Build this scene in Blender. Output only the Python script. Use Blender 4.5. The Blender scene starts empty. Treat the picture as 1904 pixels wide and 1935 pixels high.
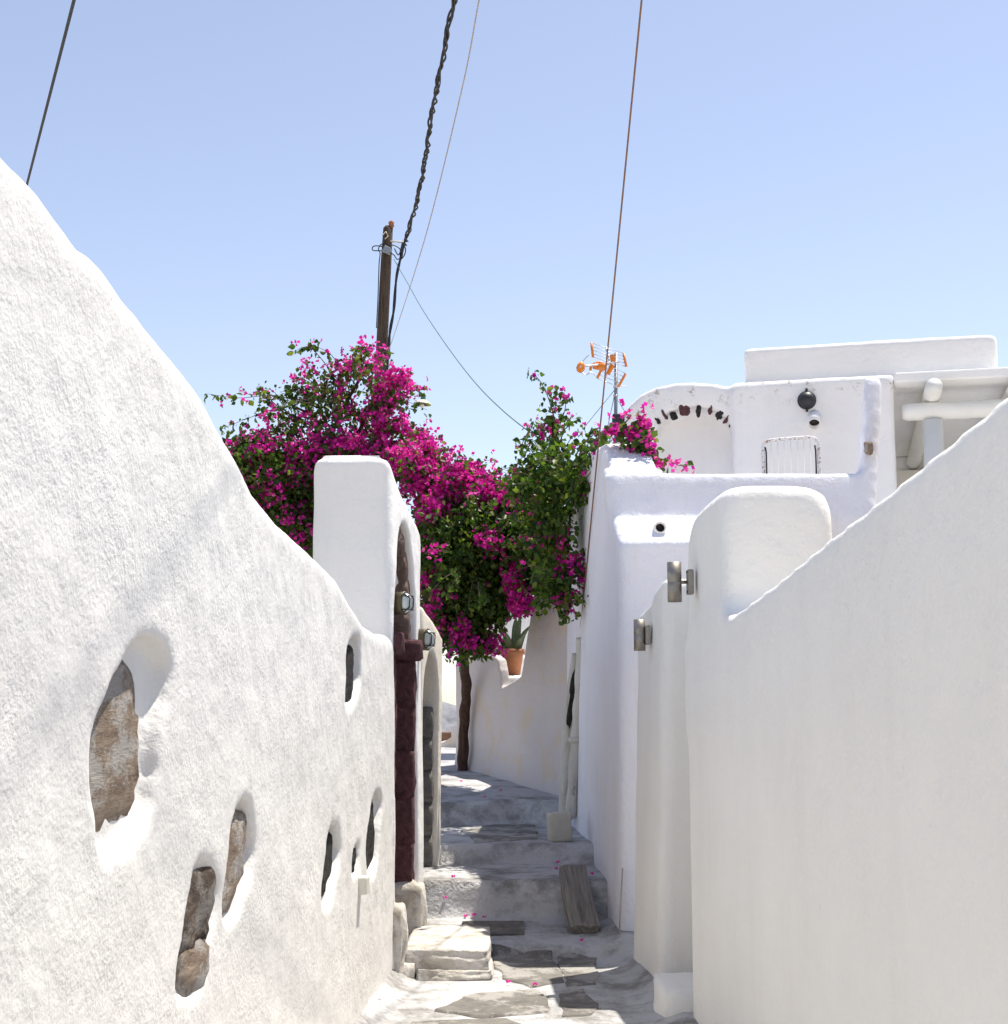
import bpy, bmesh, math, random
import numpy as np
from mathutils import Vector, Matrix
R = math.radians
rng = np.random.default_rng(7)
random.seed(7)
C = bpy.context.scene.collection
scene = bpy.context.scene

# ------------------------------------------------------------------ camera
EYE = 1.6
PITCH = R(7.8)
FPX = 2720.0            # focal length in units of a 1904 px wide picture
cam_d = bpy.data.cameras.new('camera')
cam = bpy.data.objects.new('camera', cam_d); C.objects.link(cam)
cam.location = (0, 0, EYE)
cam.rotation_euler = (R(90) + PITCH, 0, 0)
cam_d.sensor_fit = 'HORIZONTAL'; cam_d.sensor_width = 36
cam_d.lens = 36 * FPX / 1904.0
cam_d.clip_start = 0.05; cam_d.clip_end = 20000
scene.camera = cam

# ------------------------------------------------------------------ light
SUN = Vector((0.28, 0.22, 1.0)).normalized()
world = bpy.data.worlds.new('World'); scene.world = world; world.use_nodes = True
wn = world.node_tree.nodes; wl = world.node_tree.links
bg = wn['Background']
sky = wn.new('ShaderNodeTexSky'); sky.sky_type = 'NISHITA'; sky.sun_disc = False
sky.sun_elevation = math.asin(SUN.z); sky.sun_rotation = math.atan2(SUN.x, SUN.y)
sky.altitude = 100; sky.air_density = 1.0; sky.dust_density = 0.4; sky.ozone_density = 1.6
tint = wn.new('ShaderNodeMix'); tint.data_type = 'RGBA'; tint.blend_type = 'MULTIPLY'; tint.inputs[0].default_value = 1.0
tint.inputs[7].default_value = (1.04, 0.99, 1.0, 1)
hs = wn.new('ShaderNodeHueSaturation'); hs.inputs['Saturation'].default_value = 0.77
wl.new(sky.outputs[0], hs.inputs['Color']); wl.new(hs.outputs[0], tint.inputs[6]); wl.new(tint.outputs[2], bg.inputs[0]); bg.inputs[1].default_value = 0.080
sun_d = bpy.data.lights.new('sun', 'SUN'); sun_d.energy = 3.05; sun_d.angle = R(0.53); sun_d.color = (1.0, 0.942, 0.835)
sun = bpy.data.objects.new('sun', sun_d); C.objects.link(sun)
sun.rotation_euler = (-SUN).to_track_quat('-Z', 'Y').to_euler(); sun.location = (10, 12, 40)
scene.view_settings.view_transform = 'Standard'; scene.view_settings.look = 'None'
scene.view_settings.exposure = 1.24; scene.view_settings.gamma = 1.0
scene.view_settings.use_curve_mapping = False
scene.cycles.max_bounces = 8; scene.cycles.diffuse_bounces = 5; scene.cycles.use_adaptive_sampling = True; scene.cycles.adaptive_threshold = 0.02
scene.cycles.use_denoising = True

# ------------------------------------------------------------------ surveying helpers
CT, ST = math.cos(PITCH), math.sin(PITCH)
def ray(u, v):
    cx = (u - 952.0) / FPX; cy = (967.5 - v) / FPX
    y = CT - cy * ST; z = ST + cy * CT
    return cx / y, z / y
def at(u, v, Y):
    a, b = ray(u, v)
    return Vector((a * Y, Y, EYE + b * Y))

class Frame:
    """vertical plane: s runs along it (to the right as seen from its face), t goes into the body, z up"""
    def __init__(self, ox, oy, dx, dy):
        n = math.hypot(dx, dy); self.o = (ox, oy); self.d = (dx / n, dy / n); self.n = (-dy / n, dx / n)
    def sz(self, u, v, t=0.0):
        a, b = ray(u, v)
        ox = self.o[0] + self.n[0] * t; oy = self.o[1] + self.n[1] * t
        # o + s d = k (a,1)
        det = self.d[0] * -1.0 + a * self.d[1]
        k = (self.d[0] * -oy + self.d[1] * ox) / det
        X, Y = a * k, k
        s = (X - ox) * self.d[0] + (Y - oy) * self.d[1]
        return s, EYE + b * k
    def pt(self, s, t, z):
        return Vector((self.o[0] + s * self.d[0] + t * self.n[0], self.o[1] + s * self.d[1] + t * self.n[1], z))
    def place(self, ob):
        ob.location = (self.o[0], self.o[1], 0); ob.rotation_euler = (0, 0, math.atan2(self.d[1], self.d[0]))
        return ob

# ------------------------------------------------------------------ noise and meshing
_tab = np.random.default_rng(3).random((64, 64, 64)).astype(np.float32)
def vnoise(P, scale, seed=0):
    Q = P * scale + seed * 17.31
    I = np.floor(Q).astype(np.int64); f = (Q - I).astype(np.float32); f = f * f * (3 - 2 * f)
    I &= 63; J = (I + 1) & 63
    r = 0
    for a, wx in ((I[:, 0], 1 - f[:, 0]), (J[:, 0], f[:, 0])):
        for b, wy in ((I[:, 1], 1 - f[:, 1]), (J[:, 1], f[:, 1])):
            for c, wz in ((I[:, 2], 1 - f[:, 2]), (J[:, 2], f[:, 2])):
                r = r + _tab[a, b, c] * wx * wy * wz
    return r * 2 - 1
def fbm(P, scale, octaves=3, seed=0, gain=0.5):
    r = 0; a = 1.0
    for i in range(octaves):
        r = r + a * vnoise(P, scale * 2 ** i, seed + i * 3.7); a *= gain
    return r

def np_mesh(name, V, F, smooth=True):
    V = np.asarray(V, np.float32); F = np.asarray(F, np.int32)
    m = bpy.data.meshes.new(name)
    k = F.shape[1]
    m.vertices.add(len(V)); m.vertices.foreach_set('co', V.ravel())
    m.loops.add(F.size); m.loops.foreach_set('vertex_index', F.ravel())
    m.polygons.add(len(F)); m.polygons.foreach_set('loop_start', np.arange(0, F.size, k, dtype=np.int32))
    m.polygons.foreach_set('loop_total', np.full(len(F), k, np.int32))
    if smooth: m.polygons.foreach_set('use_smooth', np.ones(len(F), bool))
    m.update(calc_edges=True); m.validate()
    return m

def nets(fn, b0, b1, h):
    """surface nets over a field given on a grid; negative inside"""
    ax = [np.arange(b0[i] - 1.5 * h, b1[i] + 2.5 * h, h, dtype=np.float32) for i in range(3)]
    F = np.array(np.broadcast_to(fn(ax[0][:, None, None], ax[1][None, :, None], ax[2][None, None, :]),
                                 tuple(len(a) for a in ax)), dtype=np.float32)
    F[0] = F[-1] = 1; F[:, 0] = F[:, -1] = 1; F[:, :, 0] = F[:, :, -1] = 1
    S = F < 0
    cnt = np.zeros(tuple(n - 1 for n in F.shape), np.uint8)
    for i in (0, 1):
        for j in (0, 1):
            for k in (0, 1):
                cnt += S[i:F.shape[0] - 1 + i, j:F.shape[1] - 1 + j, k:F.shape[2] - 1 + k]
    act = (cnt > 0) & (cnt < 8)
    idx = np.argwhere(act)
    ids = np.full(act.shape, -1, np.int64); ids[act] = np.arange(len(idx))
    cor = np.array([(i, j, k) for i in (0, 1) for j in (0, 1) for k in (0, 1)])
    val = np.stack([F[idx[:, 0] + c[0], idx[:, 1] + c[1], idx[:, 2] + c[2]] for c in cor], 1)
    pos = np.zeros((len(idx), 3), np.float32); n = np.zeros(len(idx), np.float32)
    for a in range(8):
        for b in range(a + 1, 8):
            if np.abs(cor[a] - cor[b]).sum() != 1: continue
            va, vb = val[:, a], val[:, b]; m = (va < 0) != (vb < 0)
            t = np.where(m, va / np.where(m, va - vb, 1), 0)
            p = cor[a][None] + t[:, None] * (cor[b] - cor[a])[None]
            pos[m] += p[m]; n[m] += 1
    pos = pos / n[:, None] + idx
    V = np.stack([ax[i][0] + pos[:, i] * h for i in range(3)], 1)
    quads = []
    for d in range(3):
        A = S[tuple(slice(0, -1) if i == d else slice(1, -1) for i in range(3))]
        B = S[tuple(slice(1, None) if i == d else slice(1, -1) for i in range(3))]
        for flip, M in ((False, A & ~B), (True, ~A & B)):
            e = np.argwhere(M)
            for i in range(3):
                if i != d: e[:, i] += 1
            u, w = [(1, 2), (2, 0), (0, 1)][d]
            def cell(du, dw):
                q = e.copy(); q[:, u] -= du; q[:, w] -= dw
                return ids[q[:, 0], q[:, 1], q[:, 2]]
            q = np.stack([cell(1, 1), cell(0, 1), cell(0, 0), cell(1, 0)], 1)
            if flip: q = q[:, ::-1]
            quads.append(q)
    F = np.concatenate(quads)
    E = np.concatenate([F[:, [i, (i + 1) % 4]] for i in range(4)]); m = len(V)
    deg = np.bincount(E[:, 0], minlength=m) + np.bincount(E[:, 1], minlength=m)
    for lam in (0.6, 0.6, -0.3, 0.6):
        A = np.stack([np.bincount(E[:, 0], V[E[:, 1], c], m) + np.bincount(E[:, 1], V[E[:, 0], c], m) for c in range(3)], 1) / np.maximum(deg, 1)[:, None]
        V = (V + lam * (A - V)).astype(np.float32)
    return V, F

def normals(V, F):
    a = V[F[:, 2]] - V[F[:, 0]]; b = V[F[:, 3]] - V[F[:, 1]]
    n = np.cross(a, b); N = np.zeros_like(V)
    for i in range(4): np.add.at(N, F[:, i], n)
    return N / np.maximum(np.linalg.norm(N, axis=1, keepdims=True), 1e-9)

def roughen(V, F, amps):
    N = normals(V, F)
    d = 0
    for sc, am, sd in amps: d = d + am * vnoise(V, sc, sd)
    return V + N * d[:, None]

def smin(a, b, k): 
    h = np.maximum(k - np.abs(a - b), 0) / k
    return np.minimum(a, b) - h * h * k * 0.25
def smax(a, b, k): return -smin(-a, -b, k)

def poly_sdf(pts, S, Z):
    P = np.asarray(pts, np.float32); d = None; sg = None
    S, Z = np.broadcast_arrays(S, Z)
    d = np.full(S.shape, 1e9, np.float32); sg = np.ones(S.shape, np.float32)
    n = len(P)
    for i in range(n):
        a, b = P[i], P[i - 1]
        e = b - a; wx = S - a[0]; wz = Z - a[1]
        t = np.clip((wx * e[0] + wz * e[1]) / max(float(e @ e), 1e-12), 0, 1)
        d = np.minimum(d, (wx - e[0] * t) ** 2 + (wz - e[1] * t) ** 2)
        c1 = Z >= a[1]; c2 = Z < b[1]; c3 = e[0] * wz > e[1] * wx
        f = (c1 & c2 & c3) | (~c1 & ~c2 & ~c3)
        sg = np.where(f, -sg, sg)
    return sg * np.sqrt(d)

def ext(d2, t, t0, t1, r):
    dt = np.abs(t - (t0 + t1) / 2) - (t1 - t0) / 2
    return smax(d2, dt, r)

def curve_pts(pts, n=6):
    """Catmull-Rom through points (any dimension)"""
    P = [np.array(p, float) for p in pts]; out = []
    for i in range(len(P) - 1):
        p0 = P[max(i - 1, 0)]; p1 = P[i]; p2 = P[i + 1]; p3 = P[min(i + 2, len(P) - 1)]
        for k in range(n):
            t = k / n
            out.append(0.5 * ((2 * p1) + (-p0 + p2) * t + (2 * p0 - 5 * p1 + 4 * p2 - p3) * t * t + (-p0 + 3 * p1 - 3 * p2 + p3) * t ** 3))
    out.append(P[-1])
    return out

# ------------------------------------------------------------------ materials
def new_mat(name):
    m = bpy.data.materials.new(name); m.use_nodes = True
    nt = m.node_tree; b = nt.nodes['Principled BSDF']
    return m, nt, b
class NB:
    def __init__(self, nt, use='Object'):
        self.nt = nt; self.tc = nt.nodes.new('ShaderNodeTexCoord').outputs[use]
    def map(self, sc, loc=(0, 0, 0)):
        n = self.nt.nodes.new('ShaderNodeMapping'); n.inputs['Scale'].default_value = sc; n.inputs['Location'].default_value = loc
        self.nt.links.new(self.tc, n.inputs['Vector']); return n.outputs[0]
    def noise(self, scale, detail=4, rough=0.55, vec=None, dist=0.0):
        n = self.nt.nodes.new('ShaderNodeTexNoise'); n.inputs['Scale'].default_value = scale
        n.inputs['Detail'].default_value = detail; n.inputs['Roughness'].default_value = rough; n.inputs['Distortion'].default_value = dist
        self.nt.links.new(vec if vec is not None else self.tc, n.inputs['Vector']); return n.outputs['Fac']
    def ramp(self, fac, stops):
        n = self.nt.nodes.new('ShaderNodeValToRGB'); el = n.color_ramp.elements
        while len(el) < len(stops): el.new(0.5)
        for e, (p, c) in zip(el, stops):
            e.position = p; e.color = (c, c, c, 1) if isinstance(c, (int, float)) else (*c, 1)
        self.nt.links.new(fac, n.inputs[0]); return n.outputs[0]
    def mix(self, fac, a, b, mode='MIX'):
        n = self.nt.nodes.new('ShaderNodeMix'); n.data_type = 'RGBA'; n.blend_type = mode
        for sock, val in ((n.inputs[0], fac), (n.inputs[6], a), (n.inputs[7], b)):
            if isinstance(val, (int, float)): sock.default_value = val
            elif isinstance(val, tuple): sock.default_value = (*val, 1)
            else: self.nt.links.new(val, sock)
        return n.outputs[2]
    def math(self, op, a, b):
        n = self.nt.nodes.new('ShaderNodeMath'); n.operation = op
        for i, v in ((0, a), (1, b)):
            if isinstance(v, (int, float)): n.inputs[i].default_value = v
            else: self.nt.links.new(v, n.inputs[i])
        return n.outputs[0]
    def bump(self, h, dist, strength=1.0, normal=None):
        n = self.nt.nodes.new('ShaderNodeBump'); n.inputs['Distance'].default_value = dist; n.inputs['Strength'].default_value = strength
        self.nt.links.new(h, n.inputs['Height'])
        if normal is not None: self.nt.links.new(normal, n.inputs['Normal'])
        return n.outputs[0]

def plaster_mat(name, base=(0.82, 0.815, 0.80), grain=0.004, grain_scale=55, streak=0.25, streak_col=(0.55, 0.54, 0.53),
                patch=None, patch_amt=0.0, patch_scale=(4.0, 4.0, 1.1), patch_at=0.56, soft=0.035, edge=None, speck=0.25, broad=0.006, streak_scale=(5.0, 5.0, 0.55)):
    m, nt, b = new_mat(name); nb = NB(nt)
    col = nb.mix(nb.ramp(nb.noise(1.3, 3), [(0.35, 0.0), (0.75, 1.0)]), base, tuple(c * 0.94 for c in base))
    st = nb.noise(1.0, 6, 0.65, nb.map(streak_scale))
    stm = nb.math('MULTIPLY', nb.ramp(st, [(0.52, 0.0), (0.78, 1.0)]), streak)
    col = nb.mix(stm, col, streak_col)
    if patch:
        pn = nb.noise(1.0, 7, 0.7, nb.map(patch_scale, (3, 1, 7)))
        pm = nb.math('MULTIPLY', nb.ramp(pn, [(patch_at, 0.0), (patch_at + soft, 1.0)]), patch_amt)
        col = nb.mix(pm, col, patch)
    if edge:
        sx = nt.nodes.new('ShaderNodeSeparateXYZ'); nt.links.new(nb.tc, sx.inputs[0])
        mr = nt.nodes.new('ShaderNodeMapRange'); nt.links.new(sx.outputs[2], mr.inputs[0]); mr.inputs[1].default_value = edge[0]; mr.inputs[2].default_value = edge[1]
        en = nb.ramp(nb.noise(9, 6, 0.75), [(0.56, 0.0), (0.64, 1.0)])
        col = nb.mix(nb.math('MULTIPLY', nb.math('MULTIPLY', en, mr.outputs[0]), 0.75), col, (0.36, 0.29, 0.24))
    sp = nb.noise(1.0, 3, 0.6, nb.map((38, 38, 16)))
    col = nb.mix(nb.math('MULTIPLY', nb.ramp(sp, [(0.70, 0.0), (0.76, 1.0)]), speck), col, (0.38, 0.35, 0.32))
    nt.links.new(col, b.inputs['Base Color']); b.inputs['Roughness'].default_value = 0.92; b.inputs['Specular IOR Level'].default_value = 0.15
    n1 = nb.bump(nb.noise(5, 5, 0.6), broad * 6)
    gm = nb.ramp(nb.noise(1.7, 4, 0.6), [(0.36, 0.30), (0.66, 1.0)])
    n2 = nb.bump(nb.math('MULTIPLY', nb.noise(grain_scale, 3, 0.6), gm), grain * 6, 1.0, n1)
    nt.links.new(n2, b.inputs['Normal'])
    return m

def stone_mat(name, c1, c2, c3=None, scale=14, bump=0.03, white=0.0, stretch=(1, 1, 1)):
    m, nt, b = new_mat(name); nb = NB(nt)
    n = nb.noise(scale, 8, 0.72, nb.map(stretch), 0.6)
    stops = [(0.3, c1), (0.62, c2)] + ([(0.75, c3)] if c3 else [])
    col = nb.ramp(n, stops)
    if white:
        col = nb.mix(nb.math('MULTIPLY', nb.ramp(nb.noise(scale * 0.6, 8, 0.75, nb.map((stretch[0], stretch[1], stretch[2] * 0.6), (4, 4, 4))), [(0.5, 0.0), (0.56, 1.0)]), white), col, (0.74, 0.71, 0.67))
    nt.links.new(col, b.inputs['Base Color']); b.inputs['Roughness'].default_value = 0.9; b.inputs['Specular IOR Level'].default_value = 0.2
    nt.links.new(nb.bump(nb.noise(scale * 1.6, 8, 0.75, nb.map(stretch)), bump), b.inputs['Normal'])
    return m

def flat_mat(name, col, rough=0.6, metal=0.0, var=0.15, scale=12, bump=0.0, dirt=None, dirt_amt=0.0):
    m, nt, b = new_mat(name); nb = NB(nt)
    c = nb.mix(nb.ramp(nb.noise(scale, 5), [(0.3, 0.0), (0.7, 1.0)]), col, tuple(x * (1 - var) for x in col))
    if dirt:
        c = nb.mix(nb.math('MULTIPLY', nb.ramp(nb.noise(scale * 1.7, 7, 0.7), [(0.5, 0.0), (0.6, 1.0)]), dirt_amt), c, dirt)
    nt.links.new(c, b.inputs['Base Color']); b.inputs['Roughness'].default_value = rough; b.inputs['Metallic'].default_value = metal
    if bump: nt.links.new(nb.bump(nb.noise(scale * 2, 6, 0.65), bump), b.inputs['Normal'])
    return m

def wood_mat(name, c1, c2, axis=2, scale=6, crack=True):
    m, nt, b = new_mat(name); nb = NB(nt)
    s = [scale * 6, scale * 6, scale * 6]; s[axis] = scale * 0.35
    n = nb.noise(1.0, 7, 0.68, nb.map(tuple(s)))
    col = nb.ramp(n, [(0.32, c1), (0.66, c2)])
    nt.links.new(col, b.inputs['Base Color']); b.inputs['Roughness'].default_value = 0.85; b.inputs['Specular IOR Level'].default_value = 0.2
    nt.links.new(nb.bump(n, 0.02), b.inputs['Normal'])
    return m

def leaf_mat(name, stops, trans, rough=0.45):
    m, nt, b = new_mat(name); nb = NB(nt)
    g = nt.nodes.new('ShaderNodeNewGeometry')
    col = nb.ramp(g.outputs['Random Per Island'], stops)
    nt.links.new(col, b.inputs['Base Color']); b.inputs['Roughness'].default_value = rough; b.inputs['Specular IOR Level'].default_value = 0.3
    tr = nt.nodes.new('ShaderNodeBsdfTranslucent')
    bright = nb.mix(1.0, col, trans, 'MULTIPLY')
    nt.links.new(bright, tr.inputs['Color'])
    mx = nt.nodes.new('ShaderNodeMixShader'); mx.inputs[0].default_value = 0.42
    nt.links.new(b.outputs[0], mx.inputs[1]); nt.links.new(tr.outputs[0], mx.inputs[2])
    nt.links.new(mx.outputs[0], nt.nodes['Material Output'].inputs[0])
    return m

M = {}
M['stucco'] = plaster_mat('stucco', (0.77, 0.75, 0.715), 0.00068, 66, 0.38, (0.60, 0.575, 0.54), speck=0.45, broad=0.0025, streak_scale=(3.2, 3.2, 0.30))
M['smooth'] = plaster_mat('smooth_plaster', (0.87, 0.85, 0.805), 0.0007, 60, 0.25, (0.72, 0.69, 0.64), speck=0.14, broad=0.0032)
M['pillar'] = plaster_mat('pillar_plaster', (0.86, 0.84, 0.81), 0.0010, 60, 0.10, speck=0.12, broad=0.003)
M['house'] = plaster_mat('house_plaster', (0.80, 0.80, 0.86), 0.0012, 55, 0.18, (0.55, 0.55, 0.60), (0.70, 0.62, 0.52), 0.30, (6.0, 6.0, 0.8), 0.55, 0.10, None, 0.2, 0.004)
M['upper_edge'] = plaster_mat('upper_house_stained_plaster', (0.85, 0.84, 0.83), 0.001, 55, 0.15, (0.6, 0.58, 0.56), speck=0.2, broad=0.003, edge=(4.62, 4.85))
M['upper'] = plaster_mat('upper_house_plaster', (0.85, 0.84, 0.83), 0.001, 55, 0.12, (0.6, 0.58, 0.56), speck=0.15, broad=0.003)
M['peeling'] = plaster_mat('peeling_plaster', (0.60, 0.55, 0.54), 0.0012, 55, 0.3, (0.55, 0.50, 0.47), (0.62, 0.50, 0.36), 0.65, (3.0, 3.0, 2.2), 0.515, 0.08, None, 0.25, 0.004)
M['cream'] = plaster_mat('cream_plaster', (0.88, 0.875, 0.86), 0.001, 55, 0.12, speck=0.1, broad=0.003)
M['gatewarm'] = plaster_mat('warm_plaster', (0.80, 0.74, 0.63), 0.001, 55, 0.15, speck=0.1, broad=0.003)
M['lane'] = plaster_mat('whitewashed_ground', (0.50, 0.495, 0.50), 0.004, 36, 0.0, (0.5, 0.5, 0.5), (0.20, 0.19, 0.175), 0.85, (2.6, 2.6, 3.2), 0.46, 0.16, None, 0.7, 0.008)
M['cement'] = stone_mat('worn_cement', (0.11, 0.103, 0.095), (0.23, 0.215, 0.195), (0.36, 0.34, 0.31), 4.5, 0.02, 0.3)
M['concrete'] = stone_mat('plain_concrete', (0.48, 0.45, 0.39), (0.56, 0.53, 0.46), None, 8, 0.01)
M['oldwhite'] = stone_mat('whitewashed_stone', (0.30, 0.26, 0.20), (0.70, 0.66, 0.60), (0.78, 0.76, 0.72), 6, 0.03, 0.7)
M['beige'] = stone_mat('beige_stone', (0.30, 0.21, 0.15), (0.56, 0.44, 0.34), (0.70, 0.61, 0.52), 26, 0.09, 0.8, (1, 0.3, 0.8))
M['brownstone'] = stone_mat('brown_stone', (0.07, 0.055, 0.045), (0.28, 0.21, 0.16), (0.56, 0.46, 0.37), 26, 0.09, 0.4, (1, 0.3, 0.8))
M['darkstone_holeshade'] = stone_mat('lava_stone_and_hole_shade', (0.015, 0.015, 0.015), (0.07, 0.065, 0.06), (0.24, 0.22, 0.2), 24, 0.05, 0.0, (1, 0.3, 0.8))  # real dark stones; also paints the shade inside spout, pipe and casing
M['maroon'] = stone_mat('maroon_stone', (0.09, 0.042, 0.046), (0.22, 0.10, 0.11), (0.46, 0.33, 0.32), 15, 0.07)
M['pinkstone'] = stone_mat('pink_brown_stone', (0.16, 0.10, 0.08), (0.34, 0.24, 0.20), (0.52, 0.44, 0.38), 16, 0.05)
M['graystone'] = stone_mat('gray_stone', (0.11, 0.105, 0.10), (0.27, 0.25, 0.225), (0.50, 0.47, 0.43), 7, 0.04)
M['pole'] = wood_mat('pole_wood', (0.035, 0.026, 0.02), (0.13, 0.095, 0.07), 2, 5)
M['plank'] = wood_mat('plank_wood', (0.14, 0.13, 0.115), (0.34, 0.31, 0.27), 0, 7)
M['bark'] = wood_mat('bark', (0.032, 0.019, 0.014), (0.11, 0.062, 0.043), 2, 8)
M['twig'] = flat_mat('twig', (0.14, 0.10, 0.06), 0.8)
M['door'] = wood_mat('door_wood', (0.03, 0.02, 0.018), (0.09, 0.05, 0.04), 2, 6)
M['whitewood'] = flat_mat('white_painted_wood', (0.80, 0.80, 0.76), 0.6, 0, 0.06, 6)
M['cable'] = flat_mat('black_cable', (0.015, 0.016, 0.02), 0.6)
M['palecable'] = flat_mat('pale_cable', (0.42, 0.38, 0.36), 0.6)
M['browncable'] = flat_mat('brown_cable', (0.24, 0.13, 0.08), 0.7)
M['steel'] = flat_mat('brushed_steel', (0.36, 0.33, 0.29), 0.48, 0.9, 0.3, 30)
M['galv'] = flat_mat('galvanised', (0.32, 0.35, 0.38), 0.5, 0.6, 0.3, 25)
M['alu'] = flat_mat('aluminium', (0.6, 0.6, 0.6), 0.4, 0.8)
M['orange'] = flat_mat('orange_plastic', (0.75, 0.22, 0.01), 0.45)
M['black'] = flat_mat('black_plastic', (0.02, 0.02, 0.025), 0.5)
M['brass'] = flat_mat('lamp_brass', (0.12, 0.10, 0.06), 0.45, 0.5, 0.3)
M['enamel'] = flat_mat('white_enamel', (0.75, 0.72, 0.62), 0.4)
M['greenmetal'] = flat_mat('green_metal', (0.06, 0.16, 0.15), 0.5)
M['rustwhite'] = flat_mat('rusty_white_paint', (0.72, 0.72, 0.74), 0.6, 0, 0.05, 18, 0, (0.22, 0.09, 0.03), 0.9)
M['terracotta'] = flat_mat('terracotta', (0.42, 0.17, 0.08), 0.85, 0, 0.3, 10, 0.004)
M['agave'] = flat_mat('agave_leaf', (0.16, 0.22, 0.11), 0.5, 0, 0.4, 20)
M['pipe'] = plaster_mat('old_pipe', (0.60, 0.58, 0.53), 0.003, 30, 0.9, (0.30, 0.27, 0.23), (0.22, 0.19, 0.15), 0.8, (7, 7, 2.5), 0.60, 0.05, None, 0.5, 0.006)
M['rock'] = stone_mat('hill_rock', (0.10, 0.105, 0.12), (0.24, 0.24, 0.26), None, 0.03, 2.0)
M['earth'] = stone_mat('dry_earth', (0.25, 0.20, 0.14), (0.40, 0.33, 0.25), None, 0.6, 0.05)
M['brownroof'] = flat_mat('brown_roof', (0.22, 0.12, 0.07), 0.8)
M['leaf'] = leaf_mat('bougainvillea_leaf', [(0.0, (0.020, 0.045, 0.010)), (0.45, (0.045, 0.085, 0.016)), (0.8, (0.085, 0.13, 0.022)), (1.0, (0.17, 0.19, 0.035))], (1.6, 1.9, 0.8))
M['bract'] = leaf_mat('bougainvillea_bract', [(0.0, (0.42, 0.006, 0.29)), (0.35, (0.70, 0.014, 0.365)), (0.75, (0.84, 0.04, 0.43)), (0.95, (0.90, 0.12, 0.46)), (1.0, (0.80, 0.30, 0.42))], (1.0, 1.0, 1.0), 0.6)
mg, ntg, bg_ = new_mat('lamp_glass'); bg_.inputs['Base Color'].default_value = (0.75, 0.82, 0.80, 1); bg_.inputs['Roughness'].default_value = 0.15
bg_.inputs['Transmission Weight'].default_value = 0.35
M['glass'] = mg

# ------------------------------------------------------------------ object helpers
def link(name, mesh, mat, parent=None):
    o = bpy.data.objects.new(name, mesh); C.objects.link(o)
    if mat is not None and len(mesh.materials) == 0: mesh.materials.append(M[mat] if isinstance(mat, str) else mat)
    if parent is not None: o.parent = parent
    return o
def tag(o, label=None, cat=None, group=None, kind=None):
    if label: o['label'] = label
    if cat: o['category'] = cat
    if group: o['group'] = group
    if kind: o['kind'] = kind
    return o
def empty(name, loc=(0, 0, 0), rz=0.0):
    o = bpy.data.objects.new(name, None); C.objects.link(o); o.location = loc; o.rotation_euler = (0, 0, rz); o.empty_display_size = 0.1
    return o
def from_bm(name, bm, mat, parent=None, smooth=False, bevel=0.0, seg=2):
    if bevel: bmesh.ops.bevel(bm, geom=bm.edges[:], offset=bevel, segments=seg, affect='EDGES', profile=0.5)
    bmesh.ops.recalc_face_normals(bm, faces=bm.faces[:])
    m = bpy.data.meshes.new(name); bm.to_mesh(m); bm.free()
    if smooth:
        for p in m.polygons: p.use_smooth = True
    return link(name, m, mat, parent)
def bm_box(bm, c, s, rot=None):
    r = bmesh.ops.create_cube(bm, size=1.0)['verts']
    mt = Matrix.Translation(c) @ (rot.to_4x4() if rot else Matrix.Identity(4)) @ Matrix.Diagonal((*s, 1))
    bmesh.ops.transform(bm, matrix=mt, verts=r); return r
def bm_tube(bm, pts, rad, n=8, cap=True):
    pts = [Vector(p) for p in pts]; rings = []
    rads = rad if isinstance(rad, (list, tuple)) else [rad] * len(pts)
    up = None
    for i, p in enumerate(pts):
        d = (pts[min(i + 1, len(pts) - 1)] - pts[max(i - 1, 0)]).normalized()
        if up is None: up = Vector((0, 0, 1)) if abs(d.z) < 0.9 else Vector((1, 0, 0))
        a = d.cross(up).normalized(); b = a.cross(d).normalized(); up = b
        rings.append([bm.verts.new(p + (a * math.cos(k * 2 * math.pi / n) + b * math.sin(k * 2 * math.pi / n)) * rads[i]) for k in range(n)])
    for r0, r1 in zip(rings, rings[1:]):
        for k in range(n): bm.faces.new((r0[k], r0[(k + 1) % n], r1[(k + 1) % n], r1[k]))
    if cap and n > 2:
        bm.faces.new(rings[0][::-1]); bm.faces.new(rings[-1])
def tube(name, pts, rad, mat, parent=None, n=8):
    bm = bmesh.new(); bm_tube(bm, pts, rad, n); return from_bm(name, bm, mat, parent, True)
def bm_lathe(bm, prof, n=24, c=(0, 0, 0), axis=None):
    rot = axis.to_track_quat('Z', 'Y').to_matrix() if axis is not None else Matrix.Identity(3)
    rings = []
    for r, z in prof:
        rings.append([bm.verts.new(Vector(c) + rot @ Vector((r * math.cos(k * 2 * math.pi / n), r * math.sin(k * 2 * math.pi / n), z))) for k in range(n)])
    for r0, r1 in zip(rings, rings[1:]):
        for k in range(n): bm.faces.new((r0[k], r0[(k + 1) % n], r1[(k + 1) % n], r1[k]))
    if prof[0][0] > 1e-5: bm.faces.new(rings[0][::-1])
    if prof[-1][0] > 1e-5: bm.faces.new(rings[-1])
    bmesh.ops.remove_doubles(bm, verts=bm.verts[:], dist=1e-6)
def rock_mesh(name, size, seed, sub=3, box=0.5, rough=0.12):
    """lumpy block: between an ellipsoid (box=0) and a box (box=1)"""
    bm = bmesh.new(); bmesh.ops.create_icosphere(bm, subdivisions=sub, radius=1.0)
    V = np.array([v.co[:] for v in bm.verts], np.float32)
    q = V / np.abs(V).max(1, keepdims=True); V = V * (1 - box) + q * box
    V = V * (1 + rough * fbm(V, 1.3, 4, seed)[:, None])
    V *= np.array(size)[None] / 2
    for v, p in zip(bm.verts, V): v.co = p
    m = bpy.data.meshes.new(name); bm.to_mesh(m); bm.free()
    for p in m.polygons: p.use_smooth = True
    return m

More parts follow.
